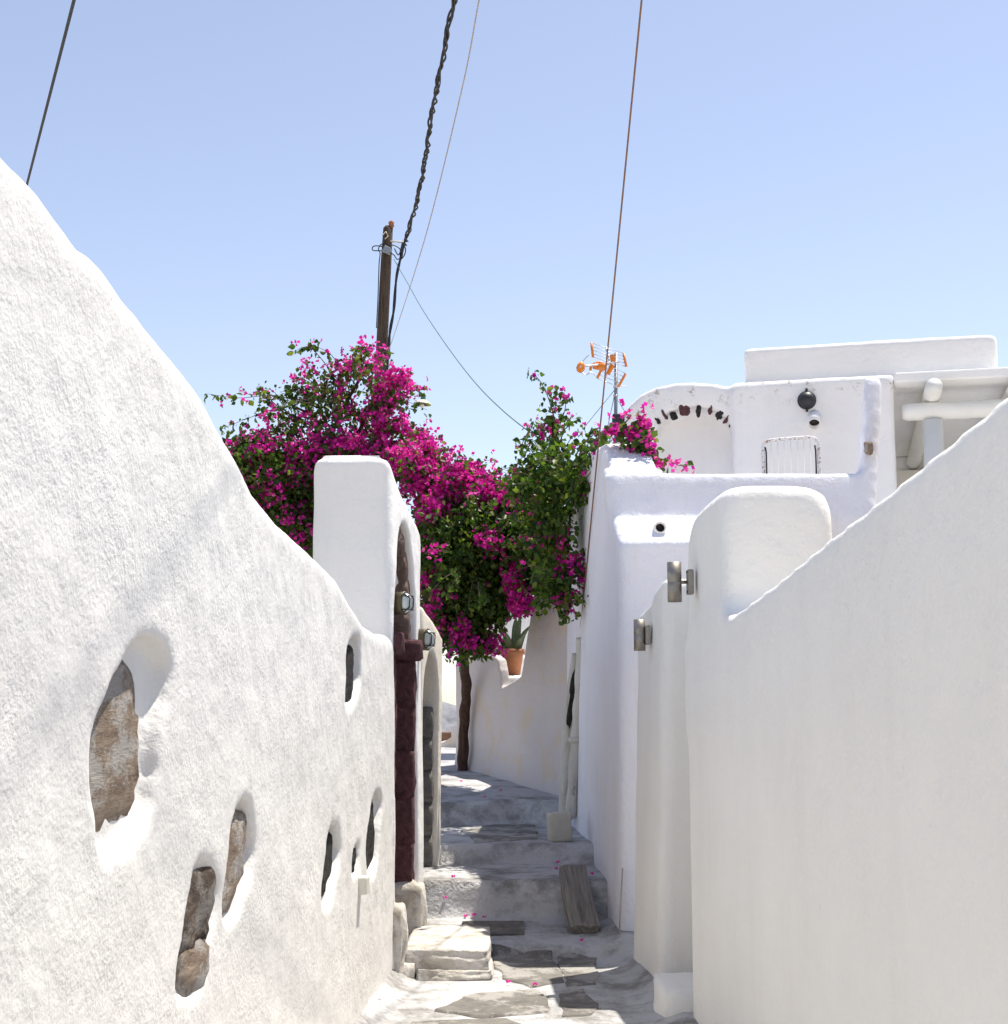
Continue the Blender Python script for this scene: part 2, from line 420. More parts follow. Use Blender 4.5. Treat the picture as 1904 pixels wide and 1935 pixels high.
# ================================================================== SETTING
def lane_height(x, Y):
    x = np.asarray(x, float); Y = np.asarray(Y, float)
    st = lambda y0, w: np.clip((Y - y0) / w, 0, 1) ** 2 * (3 - 2 * np.clip((Y - y0) / w, 0, 1))
    wob = 0.035 * np.sin(x * 5 + 1) + 0.02 * np.sin(x * 13)
    z = 0.07 * st(9.62 + wob, 0.05) + 0.065 * np.clip((Y - 9.7) / 0.75, 0, 1)
    z = z + 0.255 * st(10.47 + wob * 1.2, 0.09) + 0.02 * np.clip((Y - 10.6) / 0.9, 0, 1)
    z = z + 0.135 * st(11.48 + wob * 1.5, 0.12) + 0.015 * np.clip((Y - 11.6) / 1.8, 0, 1)
    z = z + 0.20 * st(13.35 + wob * 2, 0.18) + 0.22 * np.clip((Y - 13.5) / 4.0, 0, 1)
    return z

def build_lane():
    ys = np.concatenate([np.arange(-4, 6.5, 0.12), np.arange(6.5, 14, 0.02), np.arange(14, 19, 0.05), np.arange(19, 26.1, 0.25)])
    xs = np.concatenate([np.arange(-6, -1.6, 0.2), np.arange(-1.6, 1.5, 0.03), np.arange(1.5, 2.01, 0.25)])
    X, Y = np.meshgrid(xs, ys, indexing='ij')
    Z = lane_height(X, Y)
    P = np.stack([X.ravel(), Y.ravel(), np.zeros(X.size)], 1)
    Z = Z + (0.010 * vnoise(P, 2.1, 1) + 0.005 * vnoise(P, 7, 2)).reshape(X.shape)
    # whitewash swept up against the foot of the walls
    xl = -1.116 + 0.053 * np.minimum(Y, 9.0); xr = np.where(Y < 9.4, 0.95 - 0.06 * np.clip(Y - 7.0, 0, 3), 0.77 - 0.043 * (Y - 9.8))
    Z = Z + 0.09 * np.clip(1 - (X - xl) / 0.16, 0, 1) ** 2 * (Y < 9.1) + 0.06 * np.clip(1 - (xr - X) / 0.20, 0, 1) ** 2 * (Y < 10.3)
    V = np.stack([X.ravel(), Y.ravel(), Z.ravel()], 1)
    nx, ny = X.shape; i = np.arange(nx - 1)[:, None] * ny + np.arange(ny - 1)[None]
    F = np.stack([i, i + ny, i + ny + 1, i + 1], 2).reshape(-1, 4)
    o = link('stepped_lane', np_mesh('stepped_lane', V, F), 'lane'); tag(o, kind='structure')
    return o
lane = build_lane()

# ground far and wide, falling away from the village
bm = bmesh.new(); bmesh.ops.create_grid(bm, x_segments=40, y_segments=40, size=6000)
for v in bm.verts:
    r = v.co.length; v.co.z = -0.5 - min(60, max(0, r - 30) * 0.05)
tag(from_bm('ground', bm, 'earth', None, True), kind='structure')

def build_hill():
    u = np.linspace(-1, 1, 90); w = np.linspace(0, 1, 30)
    U, W = np.meshgrid(u, w, indexing='ij')
    X = -330 + U * 900; Y = 1500 + W * 700
    P = np.stack([X.ravel(), Y.ravel(), np.zeros(X.size)], 1)
    n = (fbm(P, 0.006, 5, 5)).reshape(X.shape); n2 = fbm(P, 0.03, 4, 9).reshape(X.shape)
    ridge = np.exp(-((X + 330) / 270) ** 2) * 205 * np.sin(np.pi * np.clip(W * 1.1, 0, 1))
    Z = -64 + ridge * (1 + 0.25 * n) + 9 * n2 * (ridge / 90)
    V = np.stack([X.ravel(), Y.ravel(), Z.ravel()], 1)
    nx, ny = X.shape; i = np.arange(nx - 1)[:, None] * ny + np.arange(ny - 1)[None]
    F = np.stack([i, i + ny, i + ny + 1, i + 1], 2).reshape(-1, 4)
    tag(link('hill', np_mesh('hill', V, F), 'rock'), kind='structure')
build_hill()

# ================================================================== LEFT WALL
LW = Frame(-1.116, 0.0, 0.053, 1.0)
def build_left_wall():
    top = [(0, 305), (60, 368), (120, 438), (158, 483), (180, 491), (202, 508), (250, 572), (320, 664), (385, 750), (440, 852), (480, 926),
           (530, 990), (590, 1042), (640, 1092), (665, 1140), (690, 1180), (718, 1200), (738, 1201)]
    tp = [LW.sz(*p) for p in top]; tp = [(a, b + 0.010 + 0.042 * min(1, max(0, (3.35 - a) / 0.55))) for a, b in tp]
    s_end = LW.sz(744, 1300)[0]
    prof = [(0.0, -0.4), (0.0, 3.05)] + tp + [(s_end - 0.01, tp[-1][1] - 0.03), (s_end, 1.9), (s_end + 0.12, 0.6), (s_end + 0.15, -0.4)]
    # hollows: opening in the picture, stone seen in it, material
    hol = [((182, 312, 1205, 1612), 'beige', 0.060), ((343, 406, 1625, 1885), 'brownstone', 0.030), ((428, 480, 1510, 1740), 'beige', 0.055),
           ((613, 641, 1558, 1712), 'darkstone_holeshade', 0.060), ((655, 682, 1200, 1335), 'darkstone_holeshade', 0.060), ((695, 719, 1497, 1655), 'darkstone_holeshade', 0.060),
           ((666, 679, 1596, 1652), 'darkstone_holeshade', 0.045)]
    H = []
    for (u0, u1, v0, v1), mt, dp in hol:
        um = (u0 + u1) / 2
        s0 = LW.sz(u0, (v0 + v1) / 2)[0]; s1 = LW.sz(u1, (v0 + v1) / 2)[0]
        za = LW.sz(u1 * 0.5 + um * 0.5, v0)[1]; zb = LW.sz(u0 * 0.5 + um * 0.5, v1)[1]
        H.append(((s0 + s1) / 2, (za + zb) / 2, (s1 - s0) / 2, (za - zb) / 2, dp, mt))
    h = 0.018
    def f(s, t, z):
        d2 = poly_sdf(prof, s[:, 0, :], z[0]) [:, None, :]
        lean = 0.02 * (z - 1.2)
        d = ext(d2, t - 0.0 * lean, 0.0, 0.5, 0.07)
        gs, gz = np.broadcast_arrays(s[:, 0, :], z[0]); GP = np.stack([gs.ravel(), gz.ravel(), np.zeros(gs.size)], 1)
        rag = (0.009 * vnoise(GP, 11, 6) + 0.007 * vnoise(GP, 26, 8)).reshape(gs.shape)[:, None, :]
        for cs, cz, rs, rz, dp, mt in H:
            skew = (z - cz) * 0.7
            q = ((np.abs(s - cs - skew * rs / max(rz, .01) * 0.55 - 0.12 * rs * np.sin((z - cz) / rz * 4 + cs * 3)) / rs) ** 2.6 + (np.abs(z - cz) / rz) ** 2.2)
            e = (q ** (1 / 2.4) - 1) * min(rs, rz) * 0.8
            e = np.maximum(e + rag * (1.0 if rs > 0.12 else 0.5), t - dp)
            d = smax(d, -e, 0.012)
        return d
    V, F = nets(f, (0.0, -0.02, -0.4), (s_end + 0.2, 0.5, 3.2), h)
    V = roughen(V, F, [(1.1, 0.006, 1), (3.5, 0.004, 2), (9, 0.002, 3), (22, 0.0010, 4)])
    w = LW.place(link('whitewashed_wall', np_mesh('whitewashed_wall', V, F), 'stucco'))
    tag(w, 'tall rough whitewashed wall with stone-filled hollows, filling the left side', 'wall')
    for i, (cs, cz, rs, rz, dp, mt) in enumerate(H):
        if i == 1:   # two stones, the lower one's sunlight put into a paler material
            for k, (dz, hz, m2) in enumerate(((0.28, 0.66, 'brownstone'), (-0.66, 0.40, 'beige'))):
                st = link('stone', rock_mesh('stone', (0.10, rs * 2.0, rz * 2 * hz), 30 + k, 4, 0.6, 0.2), m2, w)
                st.rotation_euler = (0, 0, R(90)); st.location = (cs + 0.05 * rs, dp + 0.022, cz + dz * rz)
            continue
        st = link('stone', rock_mesh('stone', (0.09, rs * (1.8 if i in (0, 2) else 2.0), rz * 1.8), 10 + i, 4, 0.35, 0.22), mt, w)
        st.rotation_euler = (0, 0, R(90)); st.location = (cs + (0.0 if i == 0 else 0.12) * rs, dp + (0.026 if i == 0 else 0.010), cz - 0.06 * rz); st.rotation_euler = (R(-90) * 0, R(0), R(90))
    # rusty nail stub at the top and a small white junction box
    s, z = LW.sz(160, 487)
    bm = bmesh.new(); bm_tube(bm, [(s, 0.05, z - 0.03), (s, 0.045, z + 0.012)], 0.008, 8); from_bm('iron_stub', bm, 'brownroof', w)
    s, z = LW.sz(679, 1672)
    bm = bmesh.new(); bm_box(bm, (s, -0.02, z), (0.10, 0.05, 0.085)); from_bm('junction_box', bm, 'enamel', w, False, 0.008)
    return w
left_wall = build_left_wall()

# ================================================================== GATE WALLS (left, further on)
GW = Frame(-0.655, 8.75, 0.06, 1.0)      # lane-side face of the gate wall
def arch_poly(c, hw, z0, zs, zt, n=14):
    pts = [(c - hw, z0), (c - hw, zs)]
    for k in range(1, n):
        a = math.pi - k * math.pi / n
        pts.append((c + hw * math.cos(a), zs + (zt - zs) * math.sin(a)))
    return pts + [(c + hw, zs), (c + hw, z0)]

def stone_gate(W, wall, c, hw, z0, zs, zt, depth, mats, seed, capital=True, base=True, blocks=5):
    """stone jambs, capitals and arch stones around an opening; children of the wall"""
    tw = 0.12
    for side in (-1, 1):
        zz = z0 + (0.40 if base else 0.0); n = blocks; hgt = (zs - (0.1 if capital else 0) - zz) / n
        for k in range(n):
            hh = hgt * (1 + 0.0)
            b = link('jamb_stone', rock_mesh('jamb_stone', (tw + 0.015 * ((k * 7) % 3 - 1), depth, hh * 1.06), seed + k + side * 3, 4, 0.9, 0.07), mats[0], wall)
            b.location = (c + side * (hw - tw * 0.42), 0.02 + depth / 2, zz + hh * (k + 0.5))
        if capital:
            b = link('capital', rock_mesh('capital', (tw + 0.09, depth + 0.06, 0.15), seed + 40, 3, 0.85, 0.05), mats[0], wall)
            b.location = (c + side * (hw - tw * 0.5), depth / 2, zs - 0.03)
        if base:
            b = link('base_stone', rock_mesh('base_stone', (tw + 0.13, depth + 0.10, 0.52), seed + 50, 4, 0.65, 0.12), 'oldwhite', wall)
            b.location = (c + side * (hw - tw * 0.3), depth / 2 - 0.01, z0 + 0.20)
    n = 9
    for k in range(n):
        a = math.pi - (k + 0.5) * math.pi / n
        rr = hw - 0.03; rz = (zt - zs) - 0.03
        px, pz = rr * math.cos(a), rz * math.sin(a)
        b = link('arch_stone', rock_mesh('arch_stone', (0.15, depth * 0.9, 1.12 * math.pi * (rr + rz) / 2 / n), seed + 60 + k, 3, 0.8, 0.07), mats[1], wall)
        b.location = (c + px, 0.05 + depth / 2, zs + pz); b.rotation_euler = (0, -a, 0)

def build_gate1():
    tp = [GW.sz(*p) for p in [(748, 848), (752, 860), (760, 886), (772, 925), (785, 955), (798, 983), (804, 1002)]]
    tp[0] = (0.06, tp[0][1])
    s1 = GW.sz(803, 1300)[0]
    prof = [(0.0, -0.3), (0.0, tp[0][1] - 0.06)] + tp + [(s1 + 0.02, tp[-1][1] - 0.12), (s1 + 0.02, 2.0), (s1 + 0.0, -0.3)]
    c, hw = 0.66, 0.55
    z0, zs, zt = 0.0, 2.03, 2.76
    op = arch_poly(c, hw + 0.03, -0.5, zs + 0.02, zt + 0.05)
    ow = arch_poly(c, hw - 0.10, -0.5, zs + 0.02, zt - 0.13)
    def f(s, t, z):
        lean = 0.018 * (z - 1.0)
        d = ext(poly_sdf(prof, s[:, 0, :], z[0])[:, None, :], t - lean, 0.0, 0.50, 0.09)
        a = np.maximum(poly_sdf(op, s[:, 0, :], z[0])[:, None, :], t - 0.12)
        b = np.maximum(poly_sdf(ow, s[:, 0, :], z[0])[:, None, :], t - 0.36)
        d = smax(d, -a, 0.03)
        return smax(d, -b, 0.02)
    V, F = nets(f, (-0.05, -0.05, -0.3), (s1 + 0.1, 0.6, 3.35), 0.016)
    V = roughen(V, F, [(1.5, 0.012, 11), (5, 0.004, 12)])
    w = GW.place(link('gate_wall', np_mesh('gate_wall', V, F), 'pillar'))
    tag(w, 'high white gate wall with maroon stone arched doorway, left of the lane', 'wall')
    stone_gate(GW, w, c, hw, z0, zs, zt, 0.26, ('maroon', 'pinkstone'), 100)
    # plank door set back in the arch, each plank its own piece
    for k in range(6):
        bm = bmesh.new(); x = c - 0.40 + k * 0.16
        top = zs + math.sqrt(max(0, 1 - (abs(x - c) / (hw - .08)) ** 2)) * (zt - zs - 0.12)
        bm_box(bm, (x, 0.335, (z0 + top) / 2 + 0.05), (0.152, 0.035, top - z0 - 0.1)); from_bm('door_plank', bm, 'door', w, False, 0.006)
    return w
gate1 = build_gate1()

G2 = Frame(-0.572, 10.28, 0.062, 1.0)
def build_gate2():
    p0 = G2.sz(806, 1152); p1 = G2.sz(824, 1180); p2 = G2.sz(838, 1205); s1 = G2.sz(836, 1300)[0]
    prof = [(-0.05, -0.2), (-0.05, p0[1] + 0.02), p0, p1, p2, (s1, p2[1] - 0.08), (s1 - 0.01, 1.4), (s1 - 0.1, -0.2)]
    c, hw = 0.52, 0.50; z0, zs, zt = 0.30, 1.62, 2.02
    op = arch_poly(c, hw, -0.5, zs, zt)
    def f(s, t, z):
        d = ext(poly_sdf(prof, s[:, 0, :], z[0])[:, None, :], t, 0.0, 0.42, 0.05)
        a = np.maximum(poly_sdf(op, s[:, 0, :], z[0])[:, None, :], t - 0.34)
        return smax(d, -a, 0.02)
    V, F = nets(f, (-0.1, -0.05, -0.2), (s1 + 0.1, 0.5, 2.5), 0.016)
    V = roughen(V, F, [(1.5, 0.008, 15), (5, 0.004, 16)])
    w = G2.place(link('gate_wall', np_mesh('gate_wall', V, F), 'gatewarm'))
    tag(w, 'low cream plastered gate wall with gray stone door jambs, behind the maroon doorway', 'wall')
    for side in (-1, 1):
        for k in range(6):
            hh = (zs - z0 + 0.15) / 6
            b = link('jamb_stone', rock_mesh('jamb_stone', (0.10, 0.27, hh * 1.04), 200 + k + side, 3, 0.85, 0.04), 'graystone', w)
            b.location = (c + side * (hw - 0.03), 0.035 + 0.135, z0 - 0.15 + hh * (k + 0.5))
    for k in range(5):
        bm = bmesh.new(); x = c - 0.36 + k * 0.18
        bm_box(bm, (x, 0.30, 1.0), (0.172, 0.03, 1.5)); from_bm('door_plank', bm, 'door', w, False, 0.005)
    return w
gate2 = build_gate2()

# ================================================================== RIGHT WALLS
RW = Frame(0.95, 7.62, 0.02, -1.0)     # s = 0 at its far end, growing toward the viewer
def build_right_wall():
    tp = [RW.sz(*p) for p in [(1378, 1160), (1460, 1098), (1560, 1013), (1670, 925), (1780, 834), (1904, 728)]]
    s_end = 8.2
    prof = [(0.0, -0.3), (0.0, 1.9), (0.3, 2.0)] + tp + [(s_end, tp[-1][1] + 0.12), (s_end, -0.3)]
    zt = 2.60
    pil = curve_pts([(0.0, 2.2), (0.005, 2.36), (0.06, 2.51), (0.2, 2.61), (0.38, 2.65), (0.7, 2.66), (0.98, 2.65), (1.10, 2.62), (1.14, 2.54), (1.15, 2.2)], 4)
    pil = [tuple(p) for p in pil] + [(1.15, 1.5), (0.0, 1.5)]
    pilx = [(0.0, 1.5), (0.0, 2.47), (0.015, 2.57), (0.06, 2.63), (0.14, 2.66), (0.36, 2.66), (0.45, 2.635), (0.51, 2.58), (0.535, 2.49), (0.54, 1.5)]
    def f(s, t, z):
        d = ext(poly_sdf(prof, s[:, 0, :], z[0])[:, None, :], t, 0.0, 0.34, 0.035)
        p = smax(poly_sdf(pil, s[:, 0, :], z[0])[:, None, :], poly_sdf(pilx, t[0], z[0])[None], 0.10)
        p = smax(p, np.minimum(t, 99) * -1.0 + 0.0, 0.05)
        d = smin(d, p, 0.16)
        return smax(d, -t + 0.0 * s, 0.03)
    V, F = nets(f, (-0.05, -0.03, -0.3), (s_end, 0.6, 2.75), 0.02)
    V = roughen(V, F, [(0.4, 0.004, 21), (2.0, 0.0012, 22)])
    w = RW.place(link('stair_wall', np_mesh('stair_wall', V, F), 'smooth'))
    tag(w, 'smooth white wall with rounded pier, filling the lower right corner', 'wall')
    return w
right_wall = build_right_wall()

RB = Frame(0.80, 9.35, 0.09, -1.0)
def build_right_wall2():
    tp = [RB.sz(*p) for p in [(1208, 1135), (1214, 1112), (1226, 1094), (1240, 1078), (1256, 1068), (1280, 1066)]]
    prof = [(0.0, -0.3), (0.0, tp[0][1] - 0.05)] + tp + [(1.9, tp[-1][1]), (1.9, -0.3)]
    def f(s, t, z):
        lean = 0.03 * (z - 0.0)
        d2 = poly_sdf(prof, s[:, 0, :], z[0])[:, None, :]
        d = ext(d2, t - lean, 0.0, 0.55, 0.05)
        al = np.maximum(np.maximum(0.86 - s, s - 1.78), t - 0.30 - lean)       # doorway alcove
        return smax(d, -al, 0.09)
    V, F = nets(f, (-0.05, -0.03, -0.3), (1.9, 0.7, 2.7), 0.018)
    V = roughen(V, F, [(1.2, 0.010, 25), (4, 0.003, 26)])
    w = RB.place(link('alcove_wall', np_mesh('alcove_wall', V, F), 'smooth'))
    tag(w, 'white wall section with shallow alcove between the rounded pier and the house', 'wall')
    sm = rock_mesh('alcove_step', (0.50, 0.60, 0.34), 310, 4, 0.75, 0.05)
    o = tag(link('alcove_step', sm, 'smooth'), 'low rounded white step at the foot of the alcove', 'step')
    o.location = (1.06, 7.98, 0.0)
build_right_wall2()

# ================================================================== HOUSE ON THE RIGHT (lower block with terrace)
def build_house_lower():
    ys = np.array([9.0, 9.8, 10.25, 10.5, 10.9, 12.0, 12.9, 13.5, 14.0, 15.0]); zs = np.array([3.28, 3.28, 3.29, 3.40, 3.62, 3.76, 3.84, 3.72, 3.5, 3.4])
    xe = at(1628, 885, 10.1).x
    def f(x, y, z):
        xs = 0.775 - 0.043 * (y - 9.8) + 0.012 * (z - 1.0) - 0.05 * np.clip((z - 2.7) / 0.5, 0, 1) * (y < 10.4)
        fr = np.where(z < 2.74, 9.82 + 0.01 * (z - 1), np.where(z < 2.95, 9.837 + (z - 2.74) * 1.3, 10.11 + 0.22 * (z - 2.95)))
        fr = np.where((x > 1.8) & (z < 2.96), 10.11, fr)
        topS = np.interp(y, ys, zs).astype(np.float32)
        sw = np.clip((x - xe) / 0.10, 0, 1)
        topF = 3.285 + 0.74 * sw ** 2.2
        top = np.where((x < xs + 0.40) & (y > 10.3), topS, topF)
        xr = 2.68 + (z - 3.2) * 0.14
        sl = np.where((z > 2.72) & (z < 2.97), 0.61, 1.0); d = smax(xs - x, (fr - y) * sl, 0.06)
        d = smax(d, z - top, 0.045)
        d = smax(d, x - xr, 0.05)
        d = np.maximum(d, y - 14.15)
        hol = np.maximum(np.maximum(np.maximum(xs + 0.36 - x, 10.42 - y), 2.45 - z), x - 9)
        d = smax(d, -hol, 0.05)
        # ledge stays uncut; a dark plug stands for the spout's inner shade
        return d
    V, F = nets(f, (0.4, 9.7, -0.2), (3.0, 14.2, 4.1), 0.025)
    V = roughen(V, F, [(0.9, 0.012, 31), (3, 0.004, 32), (8, 0.0015, 33)])
    h = empty('white_house', (0, 0, 0)); tag(h, 'white house with walled terrace and sloping sunlit ledge, right of the lane', 'house')
    link('wall', np_mesh('wall', V, F), 'house', h)
    # rain spout in the ledge
    p = at(1247, 997, 9.93)
    bm = bmesh.new(); ax = Vector((0, -1, 0.05)).normalized()
    bm_lathe(bm, [(0.044, -0.15), (0.046, 0.0), (0.043, 0.02), (0.034, 0.018), (0.031, -0.1)], 9, p, ax); from_bm('spout', bm, 'pillar', h, True)
    bm = bmesh.new(); bm_lathe(bm, [(0.032, -0.09), (0.032, -0.02)], 9, p, ax); from_bm('spout_shade_plug', bm, 'darkstone_holeshade', h, True)  # solid dark plug paints the shade inside the spout
    p = at(1641, 846, 10.16)
    st = link('exposed_stone', rock_mesh('exposed_stone', (0.06, 0.10, 0.09), 77, 3, 0.4, 0.25), 'beige', h); st.location = p
    return h
house = build_house_lower()

# upper house, turned about 13 degrees
yaw = R(13.2)
UF = Frame(2.29, 14.5, math.cos(yaw), -math.sin(yaw))
def build_upper():
    h = UF.place(empty('upper_house')); tag(h, 'white vaulted upper house with long roof parapet behind the terrace', 'house')
    vt = [UF.sz(*p) for p in [(1150, 845), (1166, 795), (1185, 762), (1210, 740), (1240, 727), (1275, 721), (1310, 720), (1350, 723), (1385, 731), (1420, 740)]]
    vp = [(vt[0][0], 1.0)] + vt + [(vt[-1][0], 1.0)]
    ni = [UF.sz(*p) for p in [(1228, 885), (1229, 848), (1234, 818), (1246, 793), (1266, 775), (1292, 767), (1318, 766), (1345, 772), (1366, 785), (1379, 803), (1384, 830), (1386, 885)]]
    np_ = [(ni[0][0], 1.0)] + ni + [(ni[-1][0], 1.0)]
    sb0 = UF.sz(1380, 800)[0]; sb1 = UF.sz(1672, 800)[0]
    zt0 = UF.sz(1400, 722)[1]
    zt1 = UF.sz(1660, 707)[1]
    bx = [(sb0, 1.0), (sb0, zt0 - 0.06), (sb0 + 0.05, zt0), (sb1 + 0.1, zt1), (sb1 + 0.1, 1.0)]
    def f(s, t, z):
        d2 = lambda p: poly_sdf(p, s[:, 0, :], z[0])[:, None, :]
        vault = ext(d2(vp), t, 0.06, 2.8, 0.05)
        niche = np.maximum(d2(np_), t - 0.42)
        vault = smax(vault, -niche, 0.04)
        box = ext(d2(bx), t, 0.0, 4.2, 0.06)
        return smin(vault, box, 0.05)
    V, F = nets(f, (vt[0][0] - 0.1, -0.05, 1.0), (sb1 + 0.2, 4.3, 5.2), 0.034)
    V = roughen(V, F, [(1.0, 0.014, 41), (4, 0.005, 42)])
    link('wall', np_mesh('wall', V, F), 'upper_edge', h)
    # parapet
    pa = [UF.sz(*p, t=0.25) for p in [(1404, 716), (1403, 664), (1409, 656), (1500, 650), (1700, 639), (1872, 629), (1884, 634), (1887, 694)]]
    pa[0] = (pa[0][0], zt0 - 0.2); pa[-1] = (pa[-1][0], zt0 - 0.05)
    def g(s, t, z): return ext(poly_sdf(pa, s[:, 0, :], z[0])[:, None, :], t, 0.25, 0.55, 0.05)
    V, F = nets(g, (pa[0][0] - 0.1, 0.2, 4.5), (pa[-1][0] + 0.1, 0.6, 5.8), 0.034)
    V = roughen(V, F, [(1.0, 0.010, 43), (4, 0.003, 44)])
    link('parapet', np_mesh('parapet', V, F), 'upper', h)
    # dark arch stones above the niche
    cs = UF.sz(1310, 850)
    for k, (u, v, w_, hh) in enumerate([(1240, 792, 9, 14), (1252, 779, 9, 19), (1270, 783, 14, 15), (1291, 768, 20, 27), (1318, 773, 10, 22), (1340, 770, 9, 19), (1359, 776, 15, 25), (1373, 788, 8, 20), (1381, 800, 8, 14)]):
        s, z = UF.sz(u, v); k2 = 14.6 / FPX
        st = link('arch_stone', rock_mesh('arch_stone', (w_ * k2 * 0.85, 0.10, hh * k2 * 0.95), 400 + k, 3, 0.5, 0.4), 'maroon' if k % 2 else 'darkstone_holeshade', h)
        ang = math.atan2(s - cs[0], z - cs[1]); st.location = (s, 0.106, z); st.rotation_euler = (0, ang * 0.8, 0)
    # round bulkhead fitting and the drain pipe below it
    k2 = 14.3 / FPX
    s, z = UF.sz(1524, 757)
    bm = bmesh.new(); ax = Vector((0, -1, 0))
    bm_lathe(bm, [(0.0, 0.10), (0.045, 0.092), (0.075, 0.06), (0.088, 0.02), (0.094, 0.018), (0.094, -0.03)][::-1], 24, (s, 0, z), ax)
    fit = from_bm('wall_light', bm, 'black', h, True)
    for dz in (0.105, -0.105):
        bm = bmesh.new(); bm_box(bm, (s, -0.02, z + dz), (0.025, 0.03, 0.03)); from_bm('lug', bm, 'black', fit, False, 0.004)
    s, z = UF.sz(1538, 789)
    bm = bmesh.new(); ax = Vector((0, -1, -0.75)).normalized()
    bm_lathe(bm, [(0.066, -0.1), (0.066, 0.16), (0.056, 0.16), (0.054, -0.05)], 20, (s, 0.0, z), ax); pp = from_bm('drain_pipe', bm, 'upper', h, True)
    bm = bmesh.new(); bm_lathe(bm, [(0.054, -0.05), (0.054, 0.08)], 16, (s, 0.0, z), ax); from_bm('bore_shade_plug', bm, 'darkstone_holeshade', pp, True)  # dark plug painted in place of the shaded inside of the pipe
    # porch: slab, logs, beam, post, back wall
    zs = 4.83; sa = sb1 + 0.10
    bm = bmesh.new(); bm_box(bm, (sa + 1.9, 2.18, zs + 0.05), (3.8, 4.5, 0.10)); from_bm('porch_slab', bm, 'cream', h, False, 0.02)
    bm = bmesh.new(); bm_box(bm, (sa + 1.9, 4.5, 3.2), (3.8, 0.3, 3.26)); from_bm('porch_wall', bm, 'cream', h, False, 0.02)
    bm = bmesh.new(); bm_box(bm, (sa + 1.9, 1.0, 2.2), (3.9, 7.0, 0.2)); from_bm('porch_bounce_floor', bm, 'upper', h, False, 0.02)  # unseen floor, added so white light bounces up to the soffit
    s1, z1 = UF.sz(1760, 734, -0.15); 
    for k in range(3):
        sx = s1 + 0.02 + k * 0.80
        lg = tube('roof_log', [(sx, -0.20, zs - 0.09), (sx, 1.5, zs - 0.09), (sx, 4.35, zs - 0.10)], [0.085, 0.088, 0.085], 'whitewood', h, 14)
    sL = UF.sz(1704, 775, 0.15)[0]
    tube('beam', [(sL, 0.15, zs - 0.265), (sL + 0.05, 0.15, zs - 0.265), (sL + 2.6, 0.15, zs - 0.265)], [0.07, 0.09, 0.09], 'whitewood', h, 16)
    sp = UF.sz(1763, 830, 0.15)[0]
    tube('post', [(sp, 0.15, 1.6), (sp, 0.15, zs - 0.36)], [0.105, 0.10], 'whitewood', h, 18)
    bm = bmesh.new(); bm_box(bm, (sa + 1.2, 4.28, zs - 0.30), (2.2, 0.14, 0.2)); from_bm('lintel', bm, 'whitewood', h, False, 0.01)
    return h
upper = build_upper()

# rusty white metal gate standing on the terrace
def build_metal_gate():
    k = 13.9 / FPX; t = -0.35
    s0, z0 = UF.sz(1441, 832, t); s1, z1 = UF.sz(1546, 829, t)
    b = 2.5
    g = UF.place(empty('metal_gate')); tag(g, 'rusty white tubular metal gate leaning on the terrace wall', 'gate')
    top = (z0 + z1) / 2
    P = curve_pts([(s0, t, b), (s0, t, top - 0.3), (s0, t, top - 0.09), (s0 + 0.02, t, top - 0.025), (s0 + 0.08, t, top), ((s0 + s1) / 2, t, top + 0.01), (s1 - 0.08, t, top + 0.012), (s1 - 0.02, t, top - 0.02), (s1, t, top - 0.09), (s1, t, top - 0.3), (s1, t, b)], 4)
    tube('frame', P, 0.017, 'rustwhite', g, 8)
    for i in range(7):
        x = s0 + 0.08 + i * (s1 - s0 - 0.16) / 6
        tube('bar', [(x, t + 0.012, b), (x, t + 0.012, top)], 0.0030, 'whitewood', g, 6)
    for x in (s0 + 0.03, s1 - 0.03):
        tube('hose', [(x, t - 0.01, b), (x, t - 0.012, top - 0.12), (x - 0.008, t - 0.01, top - 0.07)], 0.009, 'cable', g, 6)
build_metal_gate()

# ================================================================== BACK WALL, TRUNK SIDE
bA = at(1072, 1512, 13.9); bB = at(859, 1450, 17.0)
BW = Frame(bB.x, bB.y, bA.x - bB.x, bA.y - bB.y)
def build_back_wall():
    tp = [(859, 1250), (868, 1241), (885, 1239), (910, 1236), (928, 1235), (938, 1244), (943, 1268), (945, 1297), (952, 1294), (966, 1285), (981, 1275), (985, 1250), (990, 1212), (996, 1180), (1001, 1150), (1008, 1110), (1020, 1050), (1040, 990), (1062, 955)]
    tp = [BW.sz(*p) for p in tp]
    s1 = BW.sz(1085, 1300)[0]
    prof = [(0.0, 0.3)] + tp + [(s1, tp[-1][1]), (s1, 0.3)]
    def f(s, t, z):
        d2 = poly_sdf(prof, s[:, 0, :], z[0])[:, None, :]
        bat = -0.05 * np.exp(-((z - 0.75) / 0.25) ** 2)
        return ext(d2, t - bat, 0.0, 0.13, 0.03)
    V, F = nets(f, (-0.05, -0.08, 0.3), (s1, 0.35, max(p[1] for p in tp) + 0.1), 0.022)
    V = roughen(V, F, [(1.0, 0.014, 51), (3.5, 0.006, 52)])
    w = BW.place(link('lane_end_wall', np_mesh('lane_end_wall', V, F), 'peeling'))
    tag(w, 'peeling off-white wall with notched top where the lane bends', 'wall')
build_back_wall()

